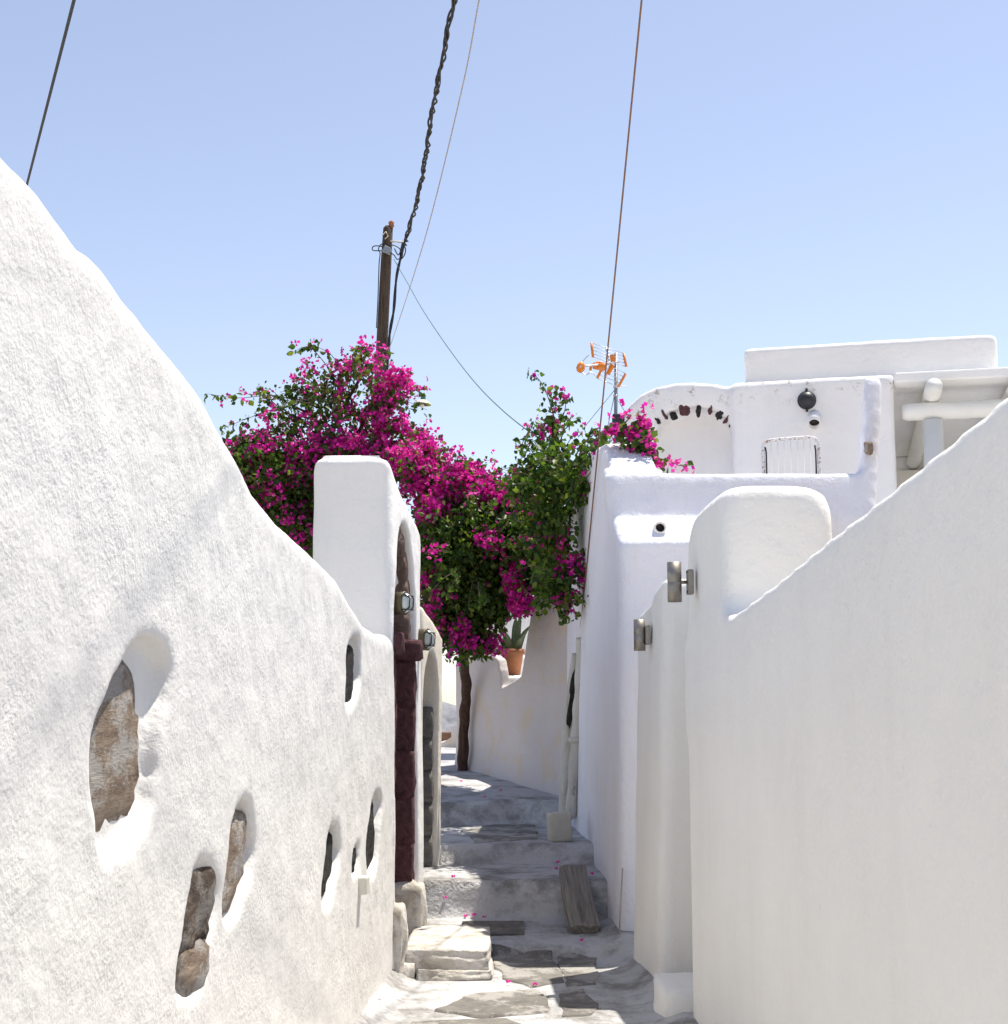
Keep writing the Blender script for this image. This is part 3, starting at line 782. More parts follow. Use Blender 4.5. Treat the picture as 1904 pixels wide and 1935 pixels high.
# pale house beyond the notch, with its ledge for the pot
def build_back_house():
    def f(x, y, z):
        b = np.maximum(np.maximum(-0.40 - x, x - 2.2), np.maximum(18.3 - y, np.maximum(y - 21, z - 3.05)))
        d = b + 0.0
        led = np.maximum(np.maximum(0.02 - x, x - 0.9), np.maximum(15.9 - y, np.maximum(y - 18.4, z - 1.97)))
        arc = np.maximum(np.sqrt((x - 0.12) ** 2 + (z - 2.02) ** 2) - 0.27, np.maximum(17.6 - y, y - 18.4))
        return smin(smin(d, led, 0.05), arc, 0.05)
    V, F = nets(f, (-0.5, 15.8, 0.3), (2.3, 21.1, 3.1), 0.04)
    V = roughen(V, F, [(1.0, 0.014, 55)])
    h = empty('pale_house'); tag(h, 'pale house beyond the lane end, behind the potted agave', 'house')
    link('wall', np_mesh('wall', V, F), 'upper', h)
    bm = bmesh.new(); p = at(950, 1232, 17.5); bm_box(bm, p, (0.24, 0.1, 0.08)); from_bm('lintel', bm, 'graystone', h, False, 0.01)
build_back_house()

def build_far_house():
    h = empty('distant_house', (-1.2, 24, 0)); tag(h, 'distant white house with dark roof edge seen through the gap by the trunk', 'house')
    a = at(800, 1398, 24.0); b = at(872, 1392, 24.0)
    c0 = at(800, 1460, 24)
    L = lambda p: p - Vector((-1.2, 24, 0))
    bm = bmesh.new()
    z0 = 0.3
    q = [at(780, 1420, 24), at(838, 1402, 24), at(852, 1393, 24), at(853, 1372, 24), at(875, 1366, 24), at(905, 1366, 24)]
    vs = []
    for yy in (0, 2.0):
        vs.append([bm.verts.new(Vector((p.x + 1.2, yy, p.z))) for p in q] + [bm.verts.new(Vector((q[-1].x + 1.2, yy, z0))), bm.verts.new(Vector((q[0].x + 1.2, yy, z0)))])
    n = len(vs[0]); bm.faces.new(vs[0]); bm.faces.new(vs[1][::-1])
    for i in range(n): bm.faces.new((vs[0][i], vs[0][(i + 1) % n], vs[1][(i + 1) % n], vs[1][i]))
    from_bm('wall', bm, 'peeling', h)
    bm = bmesh.new(); p = at(846, 1385, 26.2); bm_box(bm, L(p) + Vector((-0.4, 0, -0.1)), (1.3, 0.5, 0.24)); from_bm('roof', bm, 'brownroof', h, False, 0.02)
build_far_house()

# ================================================================== OBJECTS
# ---- bougainvillea
LEAF = np.array([(0, 0, 0), (0.30, 0.25, 0.10), (0.36, 0.52, 0.13), (0, 1, -0.10), (-0.36, 0.52, 0.13), (-0.30, 0.25, 0.10)], np.float32)
LEAF_F = np.array([(0, 1, 2), (0, 2, 3), (0, 3, 4), (0, 4, 5)], np.int32)
BRACT = np.array([(0, 0, 0), (0.46, 0.48, 0.12), (0.0, 1.0, 0.0), (-0.46, 0.48, 0.12)], np.float32)
BRACT_F = np.array([(0, 1, 2), (0, 2, 3)], np.int32)
def scatter(P, D, size, shape, faces):
    """P points, D main directions, size per item -> mesh arrays"""
    n = len(P)
    D = D / np.maximum(np.linalg.norm(D, axis=1, keepdims=True), 1e-6)
    r = rng.normal(size=(n, 3)); A = np.cross(D, r); A /= np.maximum(np.linalg.norm(A, axis=1, keepdims=True), 1e-6)
    B = np.cross(A, D)
    S = size[:, None, None]
    V = P[:, None, :] + S * (shape[None, :, 0:1] * A[:, None, :] + shape[None, :, 1:2] * D[:, None, :] + shape[None, :, 2:3] * B[:, None, :])
    k = len(shape)
    F = faces[None] + (np.arange(n) * k)[:, None, None]
    return V.reshape(-1, 3).astype(np.float32), F.reshape(-1, 3)

class Plant:
    def __init__(self): self.LP = []; self.LD = []; self.LS = []; self.FP = []; self.FD = []; self.FS = []; self.tw = bmesh.new()
    def leaves(self, P, size=0.06, droop=0.5):
        n = len(P); D = rng.normal(size=(n, 3)); D[:, 2] -= droop
        self.LP.append(P); self.LD.append(D); self.LS.append(size * rng.uniform(0.5, 1.4, n))
    def flowers(self, P, size=0.042):
        # each point carries a little cup of three bracts
        n = len(P); D0 = rng.normal(size=(n, 3)); D0[:, 2] += 0.2
        D0 /= np.linalg.norm(D0, axis=1, keepdims=True)
        for k in range(3):
            D = D0 + 0.8 * rng.normal(size=(n, 3)); 
            self.FP.append(P + 0.004 * rng.normal(size=(n, 3))); self.FD.append(D); self.FS.append(size * rng.uniform(0.75, 1.2, n))
    def mass(self, u, v, Y, ru, rv, ry, clumps, per, fl=0.4, flper=16, cr=0.13, shell=0.45, upflower=True):
        c = np.array(at(u, v, Y)); k = Y / FPX
        r = np.array((ru * k, ry, rv * k))
        d = rng.normal(size=(clumps, 3)); d /= np.linalg.norm(d, axis=1, keepdims=True)
        rad = shell + (1 - shell) * rng.random(clumps) ** 0.6
        cc = c + d * rad[:, None] * r
        for i in range(clumps):
            n = max(3, int(per * rng.uniform(0.5, 1.5)))
            P = cc[i] + rng.normal(size=(n, 3)) * cr * 0.6
            self.leaves(P)
            up = d[i, 2] * 0.5 + 0.5 if upflower else 0.6
            toward = -d[i, 1] * 0.25
            if rng.random() < fl * (0.35 + up + toward):
                n = max(3, int(flper * rng.uniform(0.5, 1.6)))
                out = d[i] * r * 0.10
                self.flowers(cc[i] + out + rng.normal(size=(n, 3)) * cr * 0.42)
    def spray(self, pts, leaves=30, flowers=0, lsize=0.065, jit=0.03, r=0.006, fl_at=(0.3, 1.0)):
        """an arching shoot: pts are (u, v, Y)"""
        W = [at(*p) for p in pts]; Q = np.array(curve_pts([tuple(w) for w in W], 6))
        bm_tube(self.tw, [Vector(q) for q in Q], [r * (1 - 0.7 * i / len(Q)) for i in range(len(Q))], 5)
        i = rng.random(leaves) * (len(Q) - 1.001); a = i.astype(int); f = (i - a)[:, None]
        self.leaves(Q[a] * (1 - f) + Q[a + 1] * f + rng.normal(size=(leaves, 3)) * jit, lsize, 0.9)
        if flowers:
            i = (fl_at[0] + (fl_at[1] - fl_at[0]) * rng.random(flowers)) * (len(Q) - 1.001); a = i.astype(int); f = (i - a)[:, None]
            self.flowers(Q[a] * (1 - f) + Q[a + 1] * f + rng.normal(size=(flowers, 3)) * jit * 1.8)
    def shoots(self, u, v, Y, ru, rv, n, length=0.5, fl=0.4):
        """short random shoots leaving a mass, to break its outline"""
        k = Y / FPX
        for i in range(n):
            a = rng.random() * 2 * math.pi; y0 = Y + rng.uniform(-0.4, 0.4)
            x0, z0 = math.cos(a), math.sin(a)
            L = length * rng.uniform(0.5, 1.2) / k
            p0 = (u + ru * 0.75 * x0, v - rv * 0.75 * z0, y0)
            p1 = (p0[0] + L * 0.5 * x0, p0[1] - L * 0.5 * z0 - L * 0.12, y0 - 0.1)
            p2 = (p0[0] + L * x0 * 0.95, p0[1] - L * z0 * 0.85 + L * 0.05, y0 - 0.15)
            self.spray([p0, p1, p2], int(16 * rng.uniform(0.6, 1.4)), int(22 * rng.random()) if rng.random() < fl else 0, 0.055, 0.03, 0.005)
    def build(self, root):
        V, F = scatter(np.concatenate(self.LP), np.concatenate(self.LD), np.concatenate(self.LS), LEAF, LEAF_F)
        tag(link('leaves', np_mesh('leaves', V, F, False), 'leaf', root), kind='stuff')
        V, F = scatter(np.concatenate(self.FP), np.concatenate(self.FD), np.concatenate(self.FS), BRACT, BRACT_F)
        tag(link('flowers', np_mesh('flowers', V, F, False), 'bract', root), kind='stuff')
        if len(self.tw.verts): tag(from_bm('twigs', self.tw, 'twig', root, True), kind='stuff')

def plant_left():
    p = Plant(); Y = 15.2
    p.mass(510, 910, Y, 95, 80, 0.7, 210, 24, 0.42, 14)
    p.mass(560, 960, Y, 60, 70, 0.6, 110, 26, 0.4, 14)
    p.mass(590, 1010, Y, 40, 40, 0.5, 50, 26, 0.4, 14)
    p.mass(640, 885, Y, 80, 40, 0.6, 70, 22, 0.5, 18)
    p.mass(690, 852, Y - 0.2, 90, 20, 0.3, 34, 8, 1.1, 22, 0.10)
    p.mass(630, 770, Y, 85, 55, 0.6, 16, 12, 0.12, 12, 0.13, 0.1)
    p.mass(600, 820, Y, 70, 30, 0.5, 18, 13, 0.12, 12, 0.13, 0.1)
    p.mass(665, 700, Y, 50, 26, 0.4, 11, 7, 0.85, 16, 0.10, 0.2)
    p.mass(630, 735, Y, 40, 25, 0.3, 9, 8, 0.8, 16, 0.10, 0.2)
    p.mass(640, 775, Y, 25, 20, 0.3, 8, 6, 0.9, 16, 0.10, 0.2)
    p.mass(700, 755, Y, 45, 55, 0.4, 15, 12, 0.35, 14, 0.12, 0.2)
    p.mass(745, 728, Y - 0.2, 32, 24, 0.3, 15, 6, 1.1, 20, 0.09, 0.2)
    p.mass(722, 775, Y - 0.2, 28, 40, 0.3, 15, 7, 1.1, 18, 0.09, 0.2)
    p.mass(752, 808, Y - 0.2, 45, 24, 0.3, 22, 7, 1.0, 20, 0.09, 0.2)
    p.mass(795, 828, Y - 0.2, 28, 10, 0.2, 9, 5, 1.2, 16, 0.07, 0.2)
    p.mass(545, 800, Y, 70, 26, 0.4, 13, 10, 0.08, 8, 0.11, 0.2)
    p.mass(480, 850, Y, 45, 22, 0.4, 20, 10, 0.7, 14, 0.09, 0.2)
    S = p.spray
    S([(600, 770, Y), (520, 748, Y - .2), (450, 752, Y - .2), (392, 744, Y - .2)], 46, 6)
    S([(590, 800, Y), (520, 775, Y), (470, 790, Y), (415, 812, Y - .1)], 50, 4)
    S([(560, 800, Y), (500, 745, Y), (488, 726, Y)], 18, 0, 0.05)
    S([(640, 720, Y), (600, 670, Y), (580, 655, Y), (556, 664, Y)], 30, 6)
    S([(650, 710, Y), (625, 670, Y), (590, 652, Y)], 26, 8)
    S([(660, 700, Y), (670, 668, Y), (690, 655, Y)], 14, 26)
    S([(560, 820, Y), (490, 815, Y), (430, 838, Y)], 34, 16)
    S([(740, 765, Y - .2), (775, 742, Y - .2), (803, 733, Y - .2)], 16, 12)
    S([(760, 800, Y - .2), (800, 822, Y - .2), (830, 832, Y - .3)], 20, 30)
    S([(490, 745, Y), (470, 745, Y), (450, 735, Y)], 5, 5, 0.04)
    for k in range(9):
        u0 = 560 + 14 * k; v0 = 790 - 6 * k; a = R(150 - 9 * k + 8 * math.sin(k * 2.3)); L_ = 75 + 22 * math.sin(k * 1.9)
        S([(u0, v0, Y + .2 * math.sin(k)), (u0 + L_ * .55 * math.cos(a), v0 - L_ * .6 * math.sin(a), Y), (u0 + L_ * math.cos(a) - 6, v0 - L_ * .85 * math.sin(a), Y)], 26, 5 * (k % 3), 0.06)
    p.shoots(510, 900, Y, 95, 70, 16, 0.4, 0.5); p.shoots(660, 770, Y, 80, 75, 30, 0.45, 0.3); p.shoots(730, 800, Y, 40, 40, 12, 0.25, 0.8); p.shoots(700, 850, Y - .2, 100, 20, 14, 0.3, 0.8); p.shoots(570, 800, Y, 60, 25, 14, 0.4, 0.1)
    root = empty('bougainvillea', (-2.0, Y, 0)); tag(root, 'flowering bougainvillea bush rising behind the white pier, round the utility pole', 'bougainvillea')
    z0 = 0.4
    bm = bmesh.new()
    for pts, r in (([(560, 1100, Y), (600, 950, Y), (620, 840, Y), (655, 760, Y), (690, 700, Y)], 0.035), ([(600, 1000, Y), (660, 860, Y), (690, 790, Y), (712, 740, Y)], 0.03),
                   ([(570, 1050, Y), (600, 880, Y), (600, 800, Y), (560, 770, Y)], 0.028), ([(620, 950, Y), (670, 830, Y), (660, 740, Y)], 0.02)):
        Q = curve_pts([tuple(at(*q)) for q in pts], 6); bm_tube(bm, Q, [r * (1 - 0.6 * i / len(Q)) for i in range(len(Q))], 7)
    b0 = at(575, 1080, Y); bm_tube(bm, [(b0.x, Y, z0), (b0.x + 0.05, Y, 1.6), tuple(at(580, 1060, Y))], [0.09, 0.07, 0.05], 9)
    tr = from_bm('trunk', bm, 'bark', None, True)
    p.build(root)
    tr.parent = root
    for ch in root.children: ch.location = -root.location
plant_left()

def plant_lane():
    p = Plant(); Y = 14.6
    p.mass(795, 880, Y, 50, 34, 0.4, 60, 12, 1.1, 24, 0.11)
    p.mass(845, 918, Y, 70, 36, 0.5, 95, 14, 1.05, 24, 0.11)
    p.mass(915, 945, Y, 62, 28, 0.5, 75, 14, 1.0, 22, 0.11)
    p.mass(870, 985, Y, 85, 40, 0.6, 110, 24, 0.35, 14)
    p.mass(870, 1040, Y, 88, 85, 0.8, 320, 30, 0.05, 12)
    p.mass(950, 1040, Y, 66, 75, 0.7, 220, 30, 0.07, 12)
    p.mass(870, 1130, Y, 58, 62, 0.6, 180, 28, 0.05, 12)
    p.mass(922, 1120, Y, 48, 48, 0.6, 120, 28, 0.06, 12)
    p.mass(818, 1120, Y - .3, 20, 78, 0.25, 46, 9, 0.85, 16, 0.09, 0.2, False)
    p.mass(866, 1195, Y - .2, 38, 18, 0.3, 40, 14, 0.8, 18, 0.09, 0.2, False)
    p.mass(895, 1215, Y - .2, 36, 14, 0.3, 34, 14, 0.6, 14, 0.09, 0.2, False)
    p.mass(974, 1095, Y - .6, 16, 34, 0.2, 22, 5, 1.2, 18, 0.08, 0.2, False)
    p.mass(985, 1138, Y - .6, 18, 18, 0.2, 16, 3, 1.4, 22, 0.07, 0.2, False)
    p.mass(922, 1020, Y - .8, 22, 30, 0.2, 16, 6, 1.0, 12, 0.08, 0.2, False)
    p.mass(820, 960, Y - .5, 22, 18, 0.2, 12, 5, 1.2, 16, 0.09, 0.2, False)
    p.mass(985, 960, Y, 40, 30, 0.5, 50, 18, 0.45, 14)
    p.mass(1010, 1040, Y - .4, 46, 80, 0.5, 150, 26, 0.06, 10)
    S = p.spray
    S([(900, 1190, Y - .2), (915, 1215, Y - .2), (922, 1234, Y - .3)], 16, 30)
    S([(860, 1200, Y - .2), (850, 1230, Y - .2), (846, 1248, Y - .3)], 26, 4)
    S([(925, 1170, Y - .2), (945, 1180, Y - .2), (955, 1185, Y - .2)], 18, 4)
    S([(900, 1205, Y - .2), (935, 1222, Y - .3), (948, 1224, Y - .3)], 12, 12)
    S([(870, 1215, Y), (872, 1240, Y), (876, 1262, Y + .2)], 28, 2)
    S([(940, 940, Y), (975, 915, Y), (990, 905, Y)], 12, 18)
    p.shoots(850, 915, Y, 80, 40, 20, 0.28, 0.9); p.shoots(880, 1180, Y - .2, 60, 40, 18, 0.22, 0.4); p.shoots(900, 1040, Y - .7, 70, 80, 26, 0.3, 0.15)
    b = at(880, 1455, 16.55)
    root = empty('bougainvillea', (b.x, b.y, b.z)); tag(root, 'magenta bougainvillea arching over the lane from a bare brown trunk', 'bougainvillea')
    p.build(root)
    bm = bmesh.new()
    Q = curve_pts([tuple(at(*q)) for q in [(873, 1475, 16.45), (874, 1440, 16.45), (877, 1360, 16.4), (881, 1300, 16.2), (876, 1245, 15.8), (880, 1180, 15.3), (870, 1100, 15.0)]], 8)
    N = len(Q); Q = [q + 0.005 * np.array([math.sin(i * 1.3), math.cos(i * 0.9), 0]) for i, q in enumerate(Q)]
    bm_tube(bm, Q, [0.062 + 0.004 * math.sin(i * 0.8) - 0.012 * i / N for i in range(N)], 12)
    for pts, r in (([(877, 1230, 15.6), (940, 1110, 14.7), (985, 1010, 14.2), (1040, 960, 13.6)], 0.03), ([(876, 1200, 15.4), (850, 1080, 14.8), (800, 950, 14.6), (770, 880, 14.8)], 0.03),
                   ([(940, 1080, 14.2), (990, 1050, 13.9), (1060, 1085, 13.6)], 0.022), ([(860, 1130, 14.4), (910, 1060, 14.0), (960, 1035, 13.9), (1010, 1045, 13.8)], 0.02)):
        Q = curve_pts([tuple(at(*q)) for q in pts], 6); bm_tube(bm, Q, [r * (1 - 0.5 * i / len(Q)) for i in range(len(Q))], 7)
    tr = from_bm('trunk', bm, 'bark', root, True)
    for ch in root.children: ch.location = -root.location
plant_lane()

def plant_right():
    p = Plant(); Y = 12.6
    p.mass(1010, 930, Y + .5, 46, 44, 0.5, 52, 20, 0.08, 12)
    p.mass(1028, 870, Y + .3, 38, 40, 0.4, 28, 14, 0.08, 10, 0.12, 0.2)
    p.mass(1045, 805, Y, 22, 30, 0.3, 8, 9, 0.15, 8, 0.09, 0.2)
    p.mass(1055, 925, Y, 42, 50, 0.4, 38, 17, 0.06, 10)
    p.mass(1035, 1010, Y, 32, 56, 0.4, 43, 22, 0.05, 12)
    p.mass(1090, 885, Y - .5, 42, 32, 0.3, 13, 9, 0.1, 8, 0.11, 0.2)
    p.mass(1118, 865, Y - .8, 30, 26, 0.25, 8, 8, 0.1, 8, 0.10, 0.2)
    p.mass(1095, 930, Y - .6, 22, 18, 0.2, 6, 10, 0.0, 8, 0.10, 0.2)
    p.mass(1070, 1095, Y - .3, 28, 40, 0.25, 18, 11, 0.55, 9, 0.09, 0.2, False)
    p.mass(1040, 1115, Y - .2, 24, 34, 0.25, 21, 15, 0.15, 10, 0.10, 0.2, False)
    S = p.spray
    S([(1050, 800, Y), (1035, 750, Y), (1020, 720, Y), (1006, 705, Y)], 40, 4, 0.055)
    S([(1055, 810, Y), (1068, 770, Y), (1066, 742, Y)], 30, 5, 0.055)
    S([(1040, 800, Y), (1050, 760, Y), (1046, 735, Y)], 20, 6, 0.055)
    S([(1090, 850, Y - .6), (1120, 822, Y - .8), (1150, 818, Y - 1.0)], 36, 4)
    S([(1100, 870, Y - .6), (1130, 880, Y - .8), (1145, 905, Y - 1.0)], 34, 3)
    S([(1090, 900, Y - .5), (1110, 930, Y - .6), (1112, 945, Y - .6)], 30, 3)
    S([(1060, 850, Y), (1095, 845, Y - .4), (1130, 812, Y - .8)], 30, 3)
    S([(1070, 1100, Y - .3), (1090, 1085, Y - .4), (1103, 1085, Y - .4)], 22, 14)
    S([(1060, 1120, Y - .3), (1065, 1150, Y - .3), (1068, 1175, Y - .3)], 26, 4)
    S([(1000, 880, Y + .5), (985, 850, Y + .5), (995, 820, Y + .5), (1010, 805, Y + .5)], 30, 8)
    S([(1075, 930, Y - .4), (1110, 900, Y - .8), (1140, 850, Y - 1.2), (1165, 820, Y - 1.5)], 40, 6)
    S([(1080, 900, Y - .4), (1115, 860, Y - .8), (1150, 850, Y - 1.2)], 34, 4)
    S([(1100, 910, Y - .6), (1130, 920, Y - 1.0), (1150, 895, Y - 1.2)], 30, 3)
    p.shoots(1040, 900, Y, 50, 80, 22, 0.3, 0.1); p.shoots(1060, 1090, Y - .3, 34, 50, 10, 0.22, 0.4); p.shoots(1095, 890, Y - .6, 40, 40, 12, 0.25, 0.1)
    b = at(1060, 1540, 12.9)
    root = empty('climbing_bougainvillea', (0.56, 12.8, 0.6)); tag(root, 'mostly green climbing bougainvillea hanging on the shaded house wall', 'bougainvillea')
    p.build(root)
    bm = bmesh.new()
    for pts, r in (([(1068, 1000, 12.7), (1050, 940, 12.6), (1045, 860, 12.6), (1045, 790, 12.6)], 0.022), ([(1010, 1060, 12.9), (1050, 950, 12.5), (1090, 880, 12.1), (1130, 830, 11.7)], 0.016), ([(1040, 980, 12.5), (1055, 1050, 12.4), (1062, 1120, 12.3)], 0.014)):
        Q = curve_pts([tuple(at(*q)) for q in pts], 6); bm_tube(bm, Q, [r * (1 - 0.5 * i / len(Q)) for i in range(len(Q))], 7)
    from_bm('stem', bm, 'bark', root, True)
    for ch in root.children: ch.location = -root.location
plant_right()

def plant_terrace():
    p = Plant(); Y = 10.75
    p.mass(1160, 818, Y, 26, 8, 0.12, 6, 4, 1.0, 9, 0.05, 0.2)
    p.mass(1188, 820, Y, 26, 10, 0.12, 8, 6, 0.9, 9, 0.05, 0.2)
    p.mass(1217, 832, Y, 20, 20, 0.15, 10, 7, 0.9, 10, 0.05, 0.2)
    p.mass(1235, 865, Y, 26, 14, 0.15, 8, 7, 0.8, 9, 0.05, 0.2, False)
    p.mass(1190, 835, Y, 22, 14, 0.12, 8, 10, 0.0, 8, 0.06, 0.2)
    S = p.spray
    S([(1200, 820, Y), (1208, 795, Y), (1205, 775, Y)], 6, 9, 0.045, 0.018)
    S([(1200, 800, Y), (1215, 785, Y), (1222, 782, Y)], 3, 7, 0.045, 0.018)
    S([(1180, 800, Y), (1192, 785, Y), (1180, 785, Y)], 3, 6, 0.045, 0.018)
    S([(1240, 865, Y), (1265, 872, Y), (1285, 880, Y), (1302, 879, Y)], 8, 12, 0.045, 0.018)
    S([(1210, 850, Y), (1195, 868, Y), (1186, 860, Y)], 5, 12, 0.045, 0.018)
    S([(1120, 835, Y + .3), (1145, 818, Y + .2), (1175, 810, Y)], 22, 5, 0.045)
    b = at(1200, 890, Y)
    root = empty('bougainvillea_spray', (b.x, b.y, 2.6)); tag(root, 'small purple bougainvillea spilling over the terrace wall below the antenna', 'bougainvillea')
    p.build(root)
    bm = bmesh.new(); Q = curve_pts([(b.x, b.y, 2.5), tuple(at(1200, 850, Y)), tuple(at(1175, 812, Y)), tuple(at(1140, 822, Y + .2))], 6); bm_tube(bm, Q, 0.012, 6)
    from_bm('stem', bm, 'bark', root, True)
    for ch in root.children: ch.location = -root.location
plant_terrace()

# ---- utility pole with its fittings
def build_pole():
    Y = 20.0; k = Y / FPX
    b = at(706, 1000, Y); root = empty('utility_pole', (b.x, Y, 0.0)); tag(root, 'weathered wooden utility pole leaning slightly above the bougainvillea', 'pole')
    L = lambda u, v, dy=0: at(u, v, Y + dy) - root.location
    bm = bmesh.new()
    p0 = L(700, 1150); p0.z = -0.4
    bm_tube(bm, [p0, L(711, 850), L(720, 680), L(729, 500), L(733, 432), L(734, 428)], [0.10, 0.088, 0.083, 0.078, 0.070, 0.045], 16)
    pl = from_bm('shaft', bm, 'pole', root, True)
    bm = bmesh.new(); bm_lathe(bm, [(0.02, -0.05), (0.03, 0.0), (0.045, 0.02), (0.035, 0.05), (0.045, 0.07), (0.02, 0.10), (0, 0.105)], 14, L(739, 430)); from_bm('insulator', bm, 'terracotta', root, True)
    tube('bracket', [L(738, 456, -.05), L(762, 458, -.1)], 0.014, 'enamel', root, 8)
    tube('hook', [L(722, 445, -.09), L(729, 438, -.11), L(733, 446, -.11), L(727, 452, -.1)], 0.008, 'enamel', root, 6)
    for pts in ([(735, 470, -.1), (716, 465, -.12), (705, 466, -.12), (704, 473, -.12), (714, 474, -.12), (724, 474, -.1)],
                [(728, 462, -.1), (720, 462, -.12), (715, 470, -.12), (718, 480, -.12), (716, 500, -.12), (714, 560, -.1), (711, 620, -.1)],
                [(735, 464, -.1), (745, 464, -.12), (756, 472, -.12), (752, 482, -.12), (745, 470, -.12)],
                [(733, 476, -.1), (744, 482, -.12), (750, 490, -.12), (758, 486, -.12), (760, 476, -.12)],
                [(760, 462, -.1), (766, 470, -.12), (764, 482, -.12), (756, 492, -.1)]):
        tube('cable_loop', curve_pts([tuple(L(*q)) for q in pts], 5), 0.008, 'cable', root, 6)
    bm = bmesh.new(); bm_box(bm, L(731, 473, -.1), (0.12, 0.06, 0.10), Matrix.Rotation(0.5, 3, 'Y')); from_bm('junction_clip', bm, 'galv', root, False, 0.01)
    bm = bmesh.new(); bm_box(bm, L(760, 470, -.1), (0.05, 0.06, 0.16), Matrix.Rotation(0.2, 3, 'Y')); from_bm('cable_clamp', bm, 'black', root, False, 0.01)
    for dx, ph in ((0, 0), (0.6, 2)):
        tube('down_cable', [Vector(q) + Vector((0.008 * math.sin(i * .5 + ph), 0, 0)) for i, q in enumerate(curve_pts([tuple(L(*q)) for q in [(757 + dx * 3, 480, -.1), (750, 520, -.1), (744, 580, -.09), (738, 620, -.09), (734, 660, -.09), (729, 720, -.09), (724, 800, -.09)]], 6))], 0.017, 'cable', root, 6)
    # street lamp on its arm
    arm = tube('lamp_arm', curve_pts([tuple(L(*q)) for q in [(716, 760, 0), (750, 738, -.3), (780, 735, -.4), (797, 744, -.4)]], 6), 0.014, 'greenmetal', root, 8)
    c = L(798, 764, -0.4); ax = Vector((0.10, 0, 1)).normalized()
    bm = bmesh.new(); bm_lathe(bm, [(0.118, 0.0), (0.125, -0.004), (0.122, 0.008), (0.07, 0.05), (0.03, 0.065), (0.028, 0.06), (0.068, 0.042), (0.118, 0.0)], 26, c, ax); from_bm('lamp_shade', bm, 'enamel', arm, True)
    bm = bmesh.new(); bm_lathe(bm, [(0.035, 0.05), (0.035, 0.13), (0.02, 0.15), (0, 0.155)], 16, c, ax); from_bm('lamp_neck', bm, 'greenmetal', arm, True)
    bm = bmesh.new(); bm_lathe(bm, [(0, -0.05), (0.022, -0.04), (0.028, -0.01), (0.02, 0.05)], 14, c, ax); from_bm('bulb', bm, 'enamel', arm, True)
    return root
build_pole()

# ---- overhead wires
def wire(name, pts, r, mat, label, n=6, steps=8):
    P = curve_pts([tuple(p) for p in pts], steps)
    o = tube(name, P, r, mat, None, n); tag(o, label, 'cable'); return o
P0 = at(764, 464, 20.0); P1 = at(858, 0, 14.6); far = P1 + (P1 - P0).normalized() * 24; far.z = 8.8
B = [Vector(q) for q in curve_pts([tuple(P0), tuple(at(796, 345, 18.3)), tuple(at(818, 205, 16.6)), tuple(P1), tuple(P1 + (P1 - at(818, 205, 16.6))), tuple(P1 + (P1 - at(818, 205, 16.6)) * 4)], 40)]
root = empty('cable_bundle', P0); tag(root, 'thick bundle of twisted black cables running up from the pole', 'cable')
for kk in range(4):
    pts = []
    for i, q in enumerate(B):
        d = (B[min(i + 1, len(B) - 1)] - B[max(i - 1, 0)]).normalized(); a = d.cross(Vector((0, 0, 1))).normalized(); b = a.cross(d)
        ph = i * (0.55 if kk < 3 else 0.31) + kk * 2.1 + 0.8 * math.sin(i * 0.13 + kk); rr = 0.020 * (1 + 0.6 * math.sin(i * 0.23 + kk * 1.7))
        if i < 2: rr *= 0.4
        pts.append(q + (a * math.cos(ph) + b * math.sin(ph)) * rr - P0)
    tube('strand', pts, 0.0125 if kk < 3 else 0.008, 'cable', root, 6)
q = [at(718, 695, 19.9), at(735, 660, 18.9), at(800, 460, 14.3), at(870, 180, 10.7), at(905, 0, 9.0)]
e = q[-1] + (q[-1] - q[-2]); wire('overhead_wire', q + [e, e + (e - q[-1]) * 3 + Vector((0, 0, 0.3))], 0.0052, 'palecable', 'thin pale gray wire just right of the twisted black cables')
a = at(1095, 1205, 12.75); b = at(1212, 0, 8.0); wire('overhead_wire', [a, a.lerp(b, 0.5), b, b + (b - a) * 0.8], 0.0060, 'browncable', 'brown cord dropping from the sky past the antenna to the house wall')
a = at(140, 0, 6.5); b = at(48, 360, 10.0); wire('overhead_wire', [b + (b - a) * 0.6, b, a, a + (a - b) * 1.5], 0.0085, 'cable', 'black wire in the upper left corner above the rough wall')
us = [(744, 490), (770, 535), (800, 588), (850, 662), (900, 726), (950, 776), (1000, 816), (1040, 842)]
wire('overhead_wire', [at(u, v, 20 - 7 * (u - 744) / 296) for u, v in us], 0.0062, 'greenmetal', 'thin dark wire sagging from the pole down to the right, toward the house')

